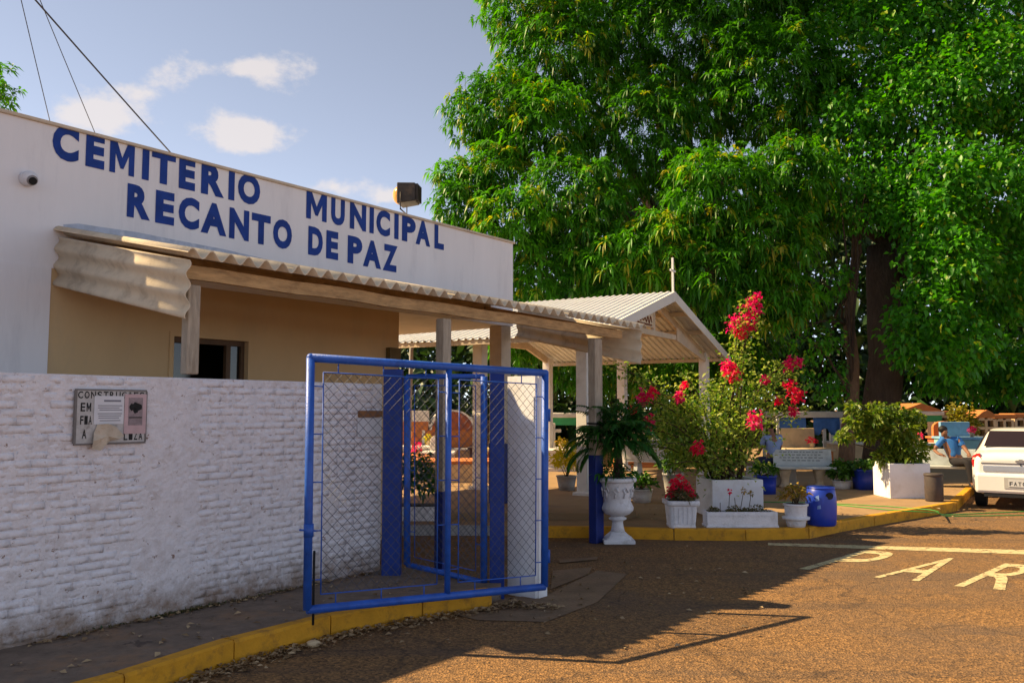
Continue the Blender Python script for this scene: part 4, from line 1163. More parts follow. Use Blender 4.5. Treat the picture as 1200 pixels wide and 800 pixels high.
# ------------------------------------------------------------------ benches
M_BENCH = mat('pale_green_grey_bench', (.52, .56, .55), .85, .2, 5, .3, 40, stain=(.28, .29, .27), stain_scale=5, stain_amt=.5)
M_LEG = mat('cast_bench_leg', (.50, .40, .28), .85, .3, 7, .4, 30)
def bench(label, c, rz, L=1.35, legs='baluster', engraved=True):
    t = thing('bench', label, 'bench', c, rz, 'concrete benches on the plaza')
    M = wmat(t)
    def F_(x, y, z): return M @ Vector((x, y, z))
    bm = BM(); box(bm, (-L / 2, L / 2), (-.22, .18), (.40, .455), F_); obj('seat', bm, M_BENCH, t, bevel=.012)
    bm = BM(); prism(bm, [F_(-L / 2 + .12, .14, .456), F_(-L / 2 + .12, .20, .456), F_(-L / 2 + .12, .30, .80), F_(-L / 2 + .12, .24, .80)], M.to_3x3() @ Vector((L - .12, 0, 0))); bk = obj('backrest', bm, M_BENCH, t, bevel=.012)
    if engraved:
        bm = BM()
        for r_ in range(4):
            z = .735 - .06 * r_
            x = -L / 2 + .25 + .06 * (r_ % 2)
            while x < L / 2 - .25:
                w = rnd.uniform(.03, .10)
                y = .14 + .10 * (z - .456) / .344 - .0035
                prism(bm, [F_(x, y, z), F_(x + w, y, z), F_(x + w, y + .007, z + .024), F_(x, y + .007, z + .024)], M.to_3x3() @ Vector((0, .002, 0))); x += w + .03
        tag(obj('worn_lettering', bm, mat('faded_bench_print', (.27, .30, .30), .8, .4, 30, .1), bk), kind='stuff')
    for sx in (-1, 1):
        bm = BM()
        if legs == 'baluster': lathe(bm, F_(sx * (L / 2 - .32), -.02, 0), [(.12, 0), (.125, .04), (.09, .07), (.075, .14), (.095, .26), (.12, .33), (.13, .40)], 16, sq=.4)
        else: prism(bm, [F_(sx * (L / 2 - .28) - .05, -.17, 0), F_(sx * (L / 2 - .28) - .05, .17, 0), F_(sx * (L / 2 - .28) - .05, .10, .40), F_(sx * (L / 2 - .28) - .05, -.10, .40)], M.to_3x3() @ Vector((.1, 0, 0)))
        obj('leg', bm, M_LEG if legs == 'baluster' else M_BENCH, t)
    return t
c = on_z(940, 571, ZP); bench('pale concrete bench with lettered backrest behind the blue drum', c, -.12)
c2 = on_z(1112, 570, ZP); bench2 = bench('shaded greenish concrete bench on which the person in blue lounges', c2, -.30, 1.5, 'slab', False)
c3 = on_z(775, 566, ZP); b3 = bench('pale green bench seen end on behind the bougainvillea', c3 + Vector((0, 1.2, 0)), 2.5, 1.35, 'slab', False)

# ------------------------------------------------------------------ more pots on the plaza
def tub(name, label, cat, px, py, r, h, m, leaf=None, sq=0.0, taper=1.15, crown=(.3, .3, .25), nl=300, ln=.1, lw=.06, lz=0.0, group=None):
    c = on_z(px, py, ZP); t = thing(name, label, cat, c, group=group)
    bm = BM(); lathe(bm, c, [(r, 0), (r * (1 + (taper - 1) * .5), h * .5), (r * taper, h * .92), (r * taper * 1.06, h * .93), (r * taper * 1.06, h), (r * taper * .93, h), (r * taper * .9, h * .8)], 28, sq=sq); obj('pot', bm, m, t)
    soil(t, c + Vector((0, 0, h * .9)), r * taper * .88, sq > .5)
    if leaf:
        stems('stem', t, c + Vector((0, 0, h * .88)), [c + Vector((rnd.uniform(-1, 1) * crown[0] * .6, rnd.uniform(-1, 1) * crown[1] * .6, h + lz + crown[2] * rnd.uniform(.4, 1.2))) for _ in range(8)], .01, M_STEM)
        bush('foliage', t, (c.x, c.y, c.z + h + lz + crown[2] * .6), crown, nl, ln, lw, leaf)
    return t
tub('potted_plant', 'low cream pot overflowing with bright green leaves beside the lettered bench', 'plant', 987, 572, .17, .17, M_WCONC, L_GREEN, crown=(.28, .25, .24), nl=520, ln=.12, lw=.07)
tub('blue_tub', 'square blue tub of greenery between the leafy pot and terracotta box', 'planter', 1015, 573, .21, .42, M_DRUM, L_GREEN, sq=1.0, taper=1.1, crown=(.3, .25, .10), nl=260)
tub('terracotta_box', 'small square terracotta pot left of the leafy white box', 'pot', 1038, 572, .15, .32, mat('ochre_terracotta', (.48, .28, .12), .85, .25, 8, .3), L_CROT, sq=1.0, taper=1.05, crown=(.14, .14, .12), nl=140, ln=.07, lw=.05)
tub('blue_tub', 'dark blue round tub half hidden right of the bougainvillea box', 'planter', 897, 578, .20, .36, M_DRUM, L_GREEN, taper=1.1, crown=(.28, .25, .14), nl=260, ln=.1)
tub('low_bowl', 'shallow grey bowl plant in the shade left of the geranium pot', 'pot', 752, 588, .16, .24, M_WCONC, L_GREEN, taper=1.25, crown=(.25, .25, .16), nl=300)
tub('grey_bowl_stand', 'grey concrete bowl raised on a stem behind the red flower pot', 'pot', 789, 590, .12, .55, M_CONC, L_GREEN, taper=1.5, crown=(.26, .24, .2), nl=300)
# yellow green plant by the chapel
t = tub('yellow_shrub', 'bright yellow green shrub in a grey bowl by the chapel post', 'shrub', 664, 574, .16, .30, M_CONC, L_YEL, taper=1.3, crown=(.30, .3, .38), nl=700, ln=.13, lw=.05, lz=.05)
# planter of whitewashed blocks with dark shrub inside the passage
c = on_z(487, 622, 0)
t = thing('block_planter', 'low white block planter with a dark shrub seen through the side gate', 'planter', c)
bm = BM(); box(bm, (c.x - .45, c.x + .35), (c.y, c.y + .4), (0, .36)); obj('box', bm, M_WCONC, t, bevel=.01)
bm = BM(); box(bm, (c.x - .40, c.x + .30), (c.y + .05, c.y + .35), (.355, .38)); obj('soil', bm, M_SOIL, t)
bush('foliage', t, (c.x - .05, c.y + .2, .68), (.42, .3, .42), 700, .13, .06, L_PALM)

# second white box with spreading shrub
c = on_z(1066, 584, ZP); Y2 = c.y
x0 = on_Y(1043, 570, Y2).x; x1 = on_Y(1091, 570, Y2).x; zt = on_Y(1066, 543, Y2).z
t = thing('shrub_planter', 'white box planter with a spreading sunlit green shrub near the car', 'planter', ((x0 + x1) / 2, Y2 + .4, ZP))
bm = BM(); box(bm, (x0, x1), (Y2, Y2 + .06), (ZP, zt)); box(bm, (x0, x1), (Y2 + .69, Y2 + .75), (ZP, zt)); box(bm, (x0, x0 + .06), (Y2 + .061, Y2 + .689), (ZP, zt - .001)); box(bm, (x1 - .06, x1), (Y2 + .061, Y2 + .689), (ZP, zt - .001)); obj('box', bm, M_PILLAR, t, bevel=.008)
bm = BM(); box(bm, (x0 + .06, x1 - .06), (Y2 + .06, Y2 + .69), (ZP + .2, zt - .05)); obj('soil', bm, M_SOIL, t)
bc = Vector(((x0 + x1) / 2, Y2 + .37, zt - .05))
stems('stem', t, bc, [on_Y(x, y, Y2 + .3) for x, y in ((990, 480), (1010, 500), (1030, 480), (1050, 485), (1075, 490), (1000, 520), (1040, 510), (1070, 520), (1020, 470))], .022, M_STEM)
L_SHRUB = leafmat('sunlit_shrub_leaf', (.05, .13, .012), (.22, .27, .03), trans=.4)
for x, y, r, nn in ((1052, 503, .38, 900), (1064, 528, .36, 750), (1028, 488, .30, 560), (1003, 494, .20, 260), (988, 512, .13, 110), (1072, 490, .18, 220), (1037, 535, .22, 260), (1015, 510, .18, 180), (1050, 482, .15, 130), (1000, 478, .12, 90)):
    q = on_Y(x, y, Y2 + .3); bush('foliage', t, tuple(q), (r, r * .9, r * .8), nn, .12, .065, L_SHRUB, zmin=-1)

c = on_z(1095, 587, ZP)
t = thing('litter_bin', 'dark grey cylindrical bin standing against the second white box', 'bin', c)
M_BIN = mat('dark_grey_bin', (.075, .06, .055), .6, .3, 8, .2, 40, stain=(.14, .09, .06), stain_scale=6, stain_amt=.5)
bm = BM(); lathe(bm, c, [(.145, 0), (.155, .02), (.16, .25), (.158, .47), (.15, .5), (.13, .5), (.12, .3), (.0001, .28)], 26); obj('shell', bm, M_BIN, t)
bm = BM(); lathe(bm, c, [(.158, .455), (.168, .465), (.168, .50), (.152, .508)], 26); obj('rim', bm, M_BIN, t)

# green flattened hose across plaza and road
bm = BM()
M_HOSE = mat('green_hose', (.07, .36, .07), .5, .25, 12, .1)
for pts in ([(880, 588), (930, 588), (985, 590), (1040, 593), (1090, 597), (1100, 599)], [(980, 591), (1040, 597), (1098, 600.5)]):
    q = [on_z(x, y, ZP + .012) for x, y in pts]; tube(bm, q, .008, 6)
q = [on_z(1098, 600, ZP + .016), on_z(1104, 602.5, .10), on_z(1108, 603, .012), on_z(1150, 601, .012), on_z(1200, 599, .012), on_z(1260, 598, .012)]
tube(bm, q, .009, 6)
q = [on_z(1100, 600.5, ZP + .016), on_z(1104, 603.5, .10), on_z(1107, 604.5, .012), on_z(1150, 604, .012), on_z(1260, 602.5, .012)]; tube(bm, q, .009, 6)
tag(obj('garden_hose', bm, M_HOSE), 'bright green hose trailing across the plaza kerb onto the road', 'hose')

# ------------------------------------------------------------------ trees
def leafmat3(name, c1, c2, c3, trans=.42, rough=.42):
    m = leafmat(name, c1, c3, rough, trans)
    cr = [n for n in m.node_tree.nodes if n.type == 'VALTORGB'][0].color_ramp
    e = cr.elements.new(.80); e.color = (*c2, 1)
    return m
L_MANGO = leafmat3('mango_leaf', (.018, .090, .006), (.095, .32, .012), (.40, .33, .035))
L_VINE = leafmat3('broad_vine_leaf', (.018, .10, .006), (.095, .36, .014), (.32, .36, .03))
L_FAR = leafmat('far_wood_leaf', (.010, .030, .006), (.035, .085, .015), trans=.15)
def lobes_px(lst):
    out = []
    for px, py, rp, Y in lst:
        out.append((np.array(on_Y(px, py, Y)), rp * Y / 1000.0))
    return out
def sample_lobes(lobes, dens, rmin=.72, rmax=1.05, squash=.85, inner=.62):
    Ps, Ns, Is = [], [], []
    for i, (c, r) in enumerate(lobes):
        n = int(4 * PI * r * r * dens)
        d = rand_dirs(n)
        back = d[:, 1] > .35
        keep = ~back | (RNG.random(n) < .45)
        d = d[keep]; n = len(d)
        lump = 1 + .16 * np.sin(d[:, 0] * 6 + i) * np.cos(d[:, 2] * 7 + 2 * i) + .10 * np.sin(d[:, 1] * 11 + i)
        rr = RNG.uniform(rmin, rmax, n) * lump
        P = c + d * rr[:, None] * np.array([r, r, r * squash])
        ok = np.ones(n, bool)
        for j, (c2, r2) in enumerate(lobes):
            if j != i:
                q = (P - c2) / np.array([r2, r2, r2 * squash]); ok &= (q ** 2).sum(1) > inner ** 2
        Ps.append(P[ok]); Ns.append(d[ok]); Is.append(np.full(int(ok.sum()), (i * 0.618034) % 1.0))
    sample_lobes.lobe = np.concatenate(Is)                    # a number per lobe, for its own tone
    return np.concatenate(Ps), np.concatenate(Ns)
def whorls(P, Nn, per, ln, wd, droop, lobe=None):
    n = len(P)
    if lobe is None or len(lobe) != n: lobe = np.full(n, .5)
    ax = norm(Nn * .7 + np.array([0, 0, .35]) + rand_dirs(n) * .45)
    t1 = norm(np.cross(ax, rand_dirs(n))); t2 = np.cross(ax, t1)
    PP, AA, TT = [], [], []
    tw = RNG.random(n)
    # a share of the shoots carries pale young growth
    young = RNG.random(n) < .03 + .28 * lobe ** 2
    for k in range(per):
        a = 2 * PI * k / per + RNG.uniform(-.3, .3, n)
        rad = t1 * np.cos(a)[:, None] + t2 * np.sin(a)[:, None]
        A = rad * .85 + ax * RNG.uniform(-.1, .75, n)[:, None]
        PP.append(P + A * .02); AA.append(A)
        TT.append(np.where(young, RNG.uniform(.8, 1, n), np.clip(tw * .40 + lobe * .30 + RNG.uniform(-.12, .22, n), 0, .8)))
    PP, AA, TT = np.concatenate(PP), np.concatenate(AA), np.concatenate(TT)
    m = len(PP)
    V, F = leaves_np(PP, AA, ln * RNG.uniform(.5, 1.35, m), wd * RNG.uniform(.7, 1.25, m), droop, roll=RNG.uniform(-.6, .6, m))
    return V, F, np.repeat(TT, 4)
def single_leaves(P, Nn, per, ln, wd, spread, droop):
    n = len(P)
    PP = np.repeat(P, per, 0) + RNG.normal(0, spread, (n * per, 3)); NN = np.repeat(Nn, per, 0)
    A = NN * .5 + rand_dirs(n * per) * .7 + np.array([0, 0, -.25])
    m = len(PP)
    TT = np.where(RNG.random(m) < .08, RNG.uniform(.8, 1, m), np.clip(np.repeat(RNG.random(n), per) * .5 + RNG.uniform(0, .3, m), 0, .8))
    V, F = leaves_np(PP, A, ln * RNG.uniform(.6, 1.3, m), wd * RNG.uniform(.7, 1.2, m), droop, fold=.12, roll=RNG.uniform(-1, 1, m))
    return V, F, np.repeat(TT, 4)
def limb_to(bm, a, b, r0, r1, n=7, wob=.35):
    a, b = Vector(a), Vector(b)
    ctrl = a.lerp(b, .45) + Vector((0, 0, .25 * (b - a).length))
    pts = []
    for k in range(n + 1):
        f = k / n
        p = a.lerp(ctrl, f).lerp(ctrl.lerp(b, f), f)
        if 0 < k < n: p += Vector((rnd.gauss(0, wob * .3), rnd.gauss(0, wob * .3), rnd.gauss(0, wob * .15)))
        pts.append(p)
    tube(bm, pts, [r0 + (r1 - r0) * k / n for k in range(n + 1)], 8)
def tree(name, label, base, fork, r0, r1, lobes, crownf, group, flare=1.5):
    t = thing(name, label, 'tree', base, group=group)
    bm = BM()
    b, f = Vector(base), Vector(fork)
    pts = [b.lerp(f, k / 8) + Vector((rnd.gauss(0, .05), rnd.gauss(0, .05), 0)) * (0 if k == 0 else 1) for k in range(9)]
    pts[0].z -= .1
    rs = [r0 * (flare if k == 0 else 1.06 if k == 1 else 1) + (r1 - r0) * k / 8 for k in range(9)]
    tube(bm, pts, rs, 16)
    obj('trunk', bm, M_BARK if r1 > .3 else M_BARK2, t)
    for c, r in lobes:
        if r < 1.15 and r1 > .3: continue
        c = np.array(c) * .8 + np.array(pts[-1]) * .2 if r1 > .3 else c
        bm = BM(); limb_to(bm, pts[-1] - Vector((0, 0, rnd.uniform(0, 1.2))) if r1 > .1 else pts[rnd.randrange(2, 6)], c, r1 * .45, .04 if r1 > .3 else .012, wob=.35 if r1 > .3 else .12); obj('limb', bm, M_BARK, t)
    V, F, T = crownf()
    mesh_np('crown', V, F, MATS[crownf.__name__], t, T)
    return t

LA = lobes_px([(585, 135, 62, 25), (655, 70, 85, 26), (545, 240, 40, 23.6), (600, 265, 55, 23), (668, 235, 65, 23), (650, 330, 55, 23), (720, 310, 55, 22.5), (755, 160, 85, 25), (775, 290, 60, 22), (838, 225, 65, 22), (838, 325, 50, 21.5), (895, 285, 60, 22), (925, 205, 55, 22.5), (800, 45, 110, 27), (715, -70, 125, 28), (900, 100, 90, 25),
               (915, 350, 42, 21.7), (610, 385, 50, 27), (700, 410, 60, 27), (780, 420, 60, 27), (860, 400, 55, 27), (530, 205, 24, 24), (640, 150, 60, 24), (880, -40, 120, 27), (620, 5, 60, 26), (540, 290, 40, 24.5), (965, 130, 50, 25.5), (980, 240, 38, 25.5), (950, 250, 36, 24), (582, 200, 40, 24), (562, 215, 30, 23.8)])
def mango_leaf():
    P, Nn = sample_lobes(LA, 15.0); lo = sample_lobes.lobe
    P2, N2 = sample_lobes(LA, 7.0, .4, .72, inner=.3)
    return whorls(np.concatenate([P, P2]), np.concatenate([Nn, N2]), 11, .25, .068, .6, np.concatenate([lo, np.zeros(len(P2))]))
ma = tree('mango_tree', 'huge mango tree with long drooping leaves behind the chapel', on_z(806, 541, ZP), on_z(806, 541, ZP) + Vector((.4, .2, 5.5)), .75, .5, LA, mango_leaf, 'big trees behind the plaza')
bm = BM()
Pf, Nf_ = sample_lobes(LA[:17], .5, .95, 1.05)
Mf = Matrix.Identity(4)
for k in range(min(150, len(Pf))):
    if Nf_[k][1] > 0: continue
    p = Vector(Pf[k]) - Vector((0, 0, rnd.uniform(.25, .55)))
    tube(bm, [p + Vector((0, 0, .04)), p + Vector((0, 0, .45))], .006, 4, cap=False)
    ball(bm, p, .05, 8, (.85, .8, 1.25))
tag(obj('mango_fruit', bm, mat('unripe_mango', (.20, .30, .05), .45, .3, 10, .05), ma), kind='stuff')

LB = lobes_px([(1010, 60, 85, 25.5), (1085, 120, 78, 23.5), (1160, 95, 78, 23.5), (1105, 215, 62, 22), (1170, 230, 66, 22), (1108, 310, 52, 21.3), (1085, 365, 42, 21), (1120, 400, 45, 21), (1172, 335, 55, 22), (1195, 425, 42, 23), (1050, 225, 42, 23), (1150, 15, 100, 25.5), (1240, 300, 80, 23), (1235, 150, 90, 24), (1000, 150, 52, 23.5), (1070, 35, 90, 25.5), (1065, 400, 30, 21), (1150, 435, 40, 24), (1100, 435, 30, 23), (1090, 260, 45, 21.6), (1000, -60, 120, 27), (1180, -90, 120, 26)])
def broad_vine_leaf():
    P, Nn = sample_lobes(LB, 15.0)
    P2, N2 = sample_lobes(LB, 6.0, .4, .72, inner=.3)
    return single_leaves(np.concatenate([P, P2]), np.concatenate([Nn, N2]), 7, .17, .12, .11, .35)
tree('broadleaf_tree', 'massive thick trunked tree draped with broad bright leaves at the right', on_z(1037, 551, ZP), on_z(1037, 551, ZP) + Vector((.3, .2, 6.2)), .52, .42, LB[:16], broad_vine_leaf, 'big trees behind the plaza', 1.25)
LC = lobes_px([(962, 330, 26, 22), (948, 400, 24, 22), (975, 395, 16, 22), (925, 398, 14, 21.8), (980, 330, 18, 22.3), (1015, 200, 50, 23.0), (1004, 232, 34, 22.6), (985, 215, 34, 22.8), (1022, 250, 26, 22.4), (960, 440, 26, 22.5), (985, 455, 18, 22.6)])
def broad_vine_leaf():
    P, Nn = sample_lobes(LC, 11.0); return single_leaves(P, Nn, 6, .14, .09, .1, .35)
tb = on_z(991, 557, ZP)
tree('slender_tree', 'slender straight brown trunk with sparse twigs in front of the thick one', tb, Vector(on_Y(1005, 228, tb.y + 2.2)), .19, .10, LC, broad_vine_leaf, 'big trees behind the plaza', 1.1)
LD = lobes_px([(-4, 92, 26, 21), (-25, 110, 34, 21.5), (2, 112, 18, 20.5)])
def mango_leaf():
    P, Nn = sample_lobes(LD, 14.0); return whorls(P, Nn, 9, .22, .07, .4)
q = on_Y(-20, 100, 21.5); tree('garden_tree', 'dark tree crown showing above the parapet at the far left', (q.x, q.y, 0), (q.x, q.y, 6.5), .25, .18, LD, mango_leaf, None)

# far wood closing the view: too far to tell trees apart
FW = []
for k in range(46):
    x = -7 + 1.35 * k; Y = 47 + 7 * math.sin(k * 2.1)
    FW.append((np.array([x, Y, 2.0 + 1.5 * math.sin(k * 1.7)]), 3.4)); FW.append((np.array([x + .6, Y + 2, 6.5 + 1.2 * math.sin(k * 2.9)]), 3.4))
    if x > 3: FW.append((np.array([x + .3, Y + 3, 11.0 + 1.2 * math.sin(k * 2.3)]), 3.2))
for k in range(60):
    FW.append((np.array([-8 + .95 * k, 41 + 1.5 * math.sin(k * 1.9), 1.2 + .5 * math.sin(k * 2.7)]), 1.7)); FW.append((np.array([-8 + .95 * k + .4, 43 + math.sin(k * 1.3), 3.2 + .5 * math.sin(k * 3.1)]), 1.8))
P, Nn = sample_lobes(FW, 6.0, inner=.85)
n = len(P)
V, F = leaves_np(P, Nn * .5 + rand_dirs(n), RNG.uniform(.5, .95, n), RNG.uniform(.3, .5, n), .3, roll=RNG.uniform(-1, 1, n))
tag(mesh_np('far_wood', V, F, L_FAR, None, np.repeat(RNG.random(n), 4)), 'dark wood closing the view behind the graves', 'wood', kind='stuff')

# ------------------------------------------------------------------ cemetery in the background
def cm(name, col, **k): return mat(name, col, .8, .2, 4, .2, 30, stain=tuple(c * .5 for c in col), stain_scale=3, stain_amt=.5, **k)
T_WHITE = cm('tomb_white', (.74, .70, .64)); T_ORANGE = cm('tomb_orange', (.55, .20, .06)); T_CREAM = cm('tomb_cream', (.66, .50, .30)); T_PINK = cm('tomb_pink', (.62, .40, .34)); T_GREY = cm('tomb_grey', (.36, .35, .34)); T_DARK = cm('tomb_dark_granite', (.09, .055, .045)); T_BLUE = cm('tomb_blue', (.22, .42, .60)); T_TEAL = cm('tomb_teal', (.28, .50, .50)); T_RED = cm('roof_tile_red', (.36, .11, .05)); T_GREEN = cm('green_trim', (.06, .36, .14))
def tomb(label, px, py, w, dpt, h, mb, mt, head=None, hh=.6, rz=0.0):
    c = on_z(px, py, ZP)
    t = thing('tomb', label, 'tomb', c, rz, 'tombs behind the plaza'); M = wmat(t)
    def F_(x, y, z): return M @ Vector((x, y, z))
    bm = BM(); box(bm, (-w / 2, w / 2), (0, dpt), (0, h), F_); box(bm, (-w / 2 - .06, w / 2 + .06), (-.06, dpt + .06), (-.02, .10), F_); obj('base', bm, mb, t, bevel=.02)
    bm = BM(); box(bm, (-w / 2 - .05, w / 2 + .05), (-.05, dpt + .05), (h + .002, h + .07), F_); obj('slab', bm, mt, t, bevel=.015)
    if head:
        bm = BM()
        if head == 'cross':
            box(bm, (-.05, .05), (dpt - .15, dpt - .05), (h + .07, h + .07 + hh), F_); box(bm, (-.22, .22), (dpt - .14, dpt - .06), (h + .07 + hh * .62, h + .07 + hh * .76), F_)
        elif head == 'arch':
            pts = [F_(-w * .36, dpt - .16, h + .07), F_(w * .36, dpt - .16, h + .07)] + [F_(w * .36 * math.cos(a), dpt - .16, h + .07 + hh * .6 + hh * .4 * math.sin(a)) for a in [PI * k / 8 for k in range(9)]]
            prism(bm, pts, M.to_3x3() @ Vector((0, .14, 0)))
        else:
            box(bm, (-w * .38, w * .38), (dpt - .18, dpt - .04), (h + .07, h + .07 + hh), F_)
        obj('headstone', bm, mt, t, bevel=.015)
    bm = BM(); bq = F_(w * .2, dpt * .5, h + .07)
    lathe(bm, bq, [(.05, 0), (.07, .12), (.08, .14)], 10); v_ = obj('vase', bm, T_CREAM, t)
    bush('flowers', t, tuple(bq + Vector((0, 0, .2))), (.12, .12, .12), 70, .07, .06, (L_RED, L_MAG, L_YEL, L_CROT)[rnd.randrange(4)], zmin=-.8)
    return t
tomb('low orange tiled tomb in full sun seen through the gates', 540, 565, 2.4, 1.2, .42, T_CREAM, T_ORANGE, None)
tomb('pale stone tomb with a square headstone seen through the side gate', 548, 546, 1.0, 1.4, .45, T_CREAM, T_WHITE, 'block', .9)
tomb('dark granite tomb with upright slab next to the pale headstone', 566, 547, .8, 1.4, .5, T_DARK, T_DARK, 'block', .75)
tomb('grey tomb with a cross left of the passage post', 490, 549, 1.1, 1.5, .55, T_GREY, T_WHITE, 'cross', .8)
tomb('pinkish tomb with arched headstone behind the gates', 522, 540, 1.0, 1.5, .7, T_PINK, T_PINK, 'arch', .7)
tomb('white tomb with a cross just right of the white gate pillar', 652, 552, .9, 1.6, .5, T_WHITE, T_WHITE, 'cross', .7)
tomb('cream tomb with arched headstone behind the dark palm', 716, 545, 1.1, 1.5, .55, T_CREAM, T_PINK, 'arch', .6)
tomb('terracotta coloured tomb between palm and bougainvillea', 745, 548, 1.2, 1.4, .5, T_ORANGE, T_CREAM, 'block', .5)
tomb('white low tomb behind the end on bench', 775, 541, 1.2, 1.5, .6, T_WHITE, T_GREY, 'cross', .8)
tomb('orange brown tomb under the blue tarpaulin stall', 950, 550, 1.3, 1.2, .5, T_ORANGE, T_CREAM, 'block', .55)
tomb('cream tomb right of the slender tree trunk', 1008, 545, 1.1, 1.4, .6, T_CREAM, T_WHITE, 'arch', .6)
tomb('grey tomb with cross just left of the lounging person', 1085, 543, 1.0, 1.6, .55, T_PINK, T_WHITE, 'cross', .6)
tomb('pale teal tomb between lounging person and white car', 1146, 545, 1.2, 1.4, .75, T_TEAL, T_BLUE, 'block', .45)
tomb('rust coloured tomb behind the lounging person', 1131, 541, 1.0, 1.4, .7, T_RED, T_ORANGE, 'arch', .5)
tomb('yellow ochre tomb with cross at the left of the passage view', 478, 556, .9, 1.3, .4, T_CREAM, T_ORANGE, 'cross', .6)
tomb('bright white tomb in the middle distance through the gate mesh', 512, 553, .8, 1.2, .45, T_WHITE, T_WHITE, 'arch', .45)
tomb('brick red tomb behind the right stile of the side gate', 583, 551, 1.0, 1.2, .5, T_RED, T_CREAM, 'cross', .5)
# barrel roofed mausoleum
c = on_z(530, 545, ZP)
t = thing('mausoleum', 'small mausoleum with white barrel roof and brown arched front', 'mausoleum', c, .15); M = wmat(t)
def F_(x, y, z): return M @ Vector((x, y, z))
bm = BM(); box(bm, (-2.2, .62), (.05, 1.3), (0, 1.05), F_); obj('body', bm, T_ORANGE, t)
arc = [(.62 * math.cos(a), 1.05 + .55 * math.sin(a)) for a in [PI * k / 14 for k in range(15)]]
bm = BM(); prism(bm, [F_(x, 0, z) for x, z in arc], M.to_3x3() @ Vector((0, 1.3, 0))); obj('arched_front', bm, T_RED, t)
bm = BM()
for (x, z), (x2, z2) in zip(arc, arc[1:]):
    prism(bm, [F_(x * 1.0, -.05, z), F_(x2, -.05, z2), F_(x2 * 1.1, -.05, 1.05 + (z2 - 1.05) * 1.1), F_(x * 1.1, -.05, 1.05 + (z - 1.05) * 1.1)], M.to_3x3() @ Vector((0, 1.4, 0)))
obj('arch_rim', bm, T_WHITE, t)
bm = BM(); box(bm, (-2.3, -.70), (-.05, 1.35), (1.3, 1.62), F_); box(bm, (-2.2, -.72), (0, 1.3), (1.05, 1.3), F_, 1); obj('side_roof', bm, [T_WHITE, T_ORANGE], t)
# kiosks with a flat white roof and green band
def kiosk(label, px, py, w, h, top_m=None, gable=False):
    c = on_z(px, py, ZP); t = thing('grave_canopy', label, 'canopy', c, 0, 'roofed graves'); M = wmat(t)
    def F_(x, y, z): return M @ Vector((x, y, z))
    bm = BM(); box(bm, (-w / 2, w / 2), (0, 1.5), (0, .5), F_); obj('tomb_base', bm, T_WHITE, t, bevel=.02)
    for sx in (-1, 1):
        for y in (.08, 1.42):
            bm = BM(); box(bm, (sx * (w / 2 - .06) - .045, sx * (w / 2 - .06) + .045), (y - .045, y + .045), (.5, h), F_); obj('post', bm, T_WHITE, t)
    bm = BM(); box(bm, (-w / 2 - .05, w / 2 + .05), (-.05, 1.55), (h - .22, h - .002), F_); obj('green_band', bm, T_GREEN, t)
    bm = BM(); box(bm, (-w / 2 - .12, w / 2 + .12), (-.12, 1.62), (h, h + .14), F_); obj('roof_slab', bm, T_WHITE, t, bevel=.03)
    if gable:
        bm = BM(); prism(bm, [F_(-w / 2 - .12, -.1, h + .145), F_(w / 2 + .12, -.1, h + .145), F_(0, -.1, h + .42)], M.to_3x3() @ Vector((0, 1.7, 0))); obj('tiled_gable', bm, T_ORANGE, t)
kiosk('white roofed grave with green band left of the chapel post', 668, 546, 1.2, 1.42)
kiosk('grave with green band and orange tiled gable left of the niches', 1081, 536, 1.3, 1.45, gable=True)
# blue tarpaulin stall
c = on_z(950, 546, ZP)
t = thing('tarpaulin_stall', 'shelter with white beam and hanging blue tarpaulin left of the slender trunk', 'shelter', c); M = wmat(t)
bm = BM(); box(bm, (-1.0, 1.0), (-.06, 1.5), (1.42, 1.60), F_ := (lambda x, y, z: M @ Vector((x, y, z)))); obj('roof_beam', bm, T_WHITE, t, bevel=.02)
for sx in (-.94, .94):
    for y in (.0, 1.4):
        bm = BM(); box(bm, (sx - .04, sx + .04), (y - .04, y + .04), (0, 1.42), F_); obj('post', bm, T_WHITE, t)
M_TARP = mat('blue_tarpaulin', (.07, .20, .55), .5, .25, 5, .3, 20)
for x0_, x1_ in ((-.9, -.1), (.12, .92)):
    bm = BM(); rows = []
    for i in range(13):
        x = x0_ + (x1_ - x0_) * i / 12
        rows.append([bm.verts.new(F_(x, .03 + .05 * math.sin(i * 1.9) * j / 4, 1.42 - .42 * j / 4 * (1 + .25 * math.sin(i * .9)))) for j in range(5)])
    for a, b in zip(rows, rows[1:]):
        for j in range(4): bm.faces.new((a[j], b[j], b[j + 1], a[j + 1])).smooth = True
    o = obj('tarpaulin', bm, M_TARP, t); o.modifiers.new('solidify', 'SOLIDIFY').thickness = .006
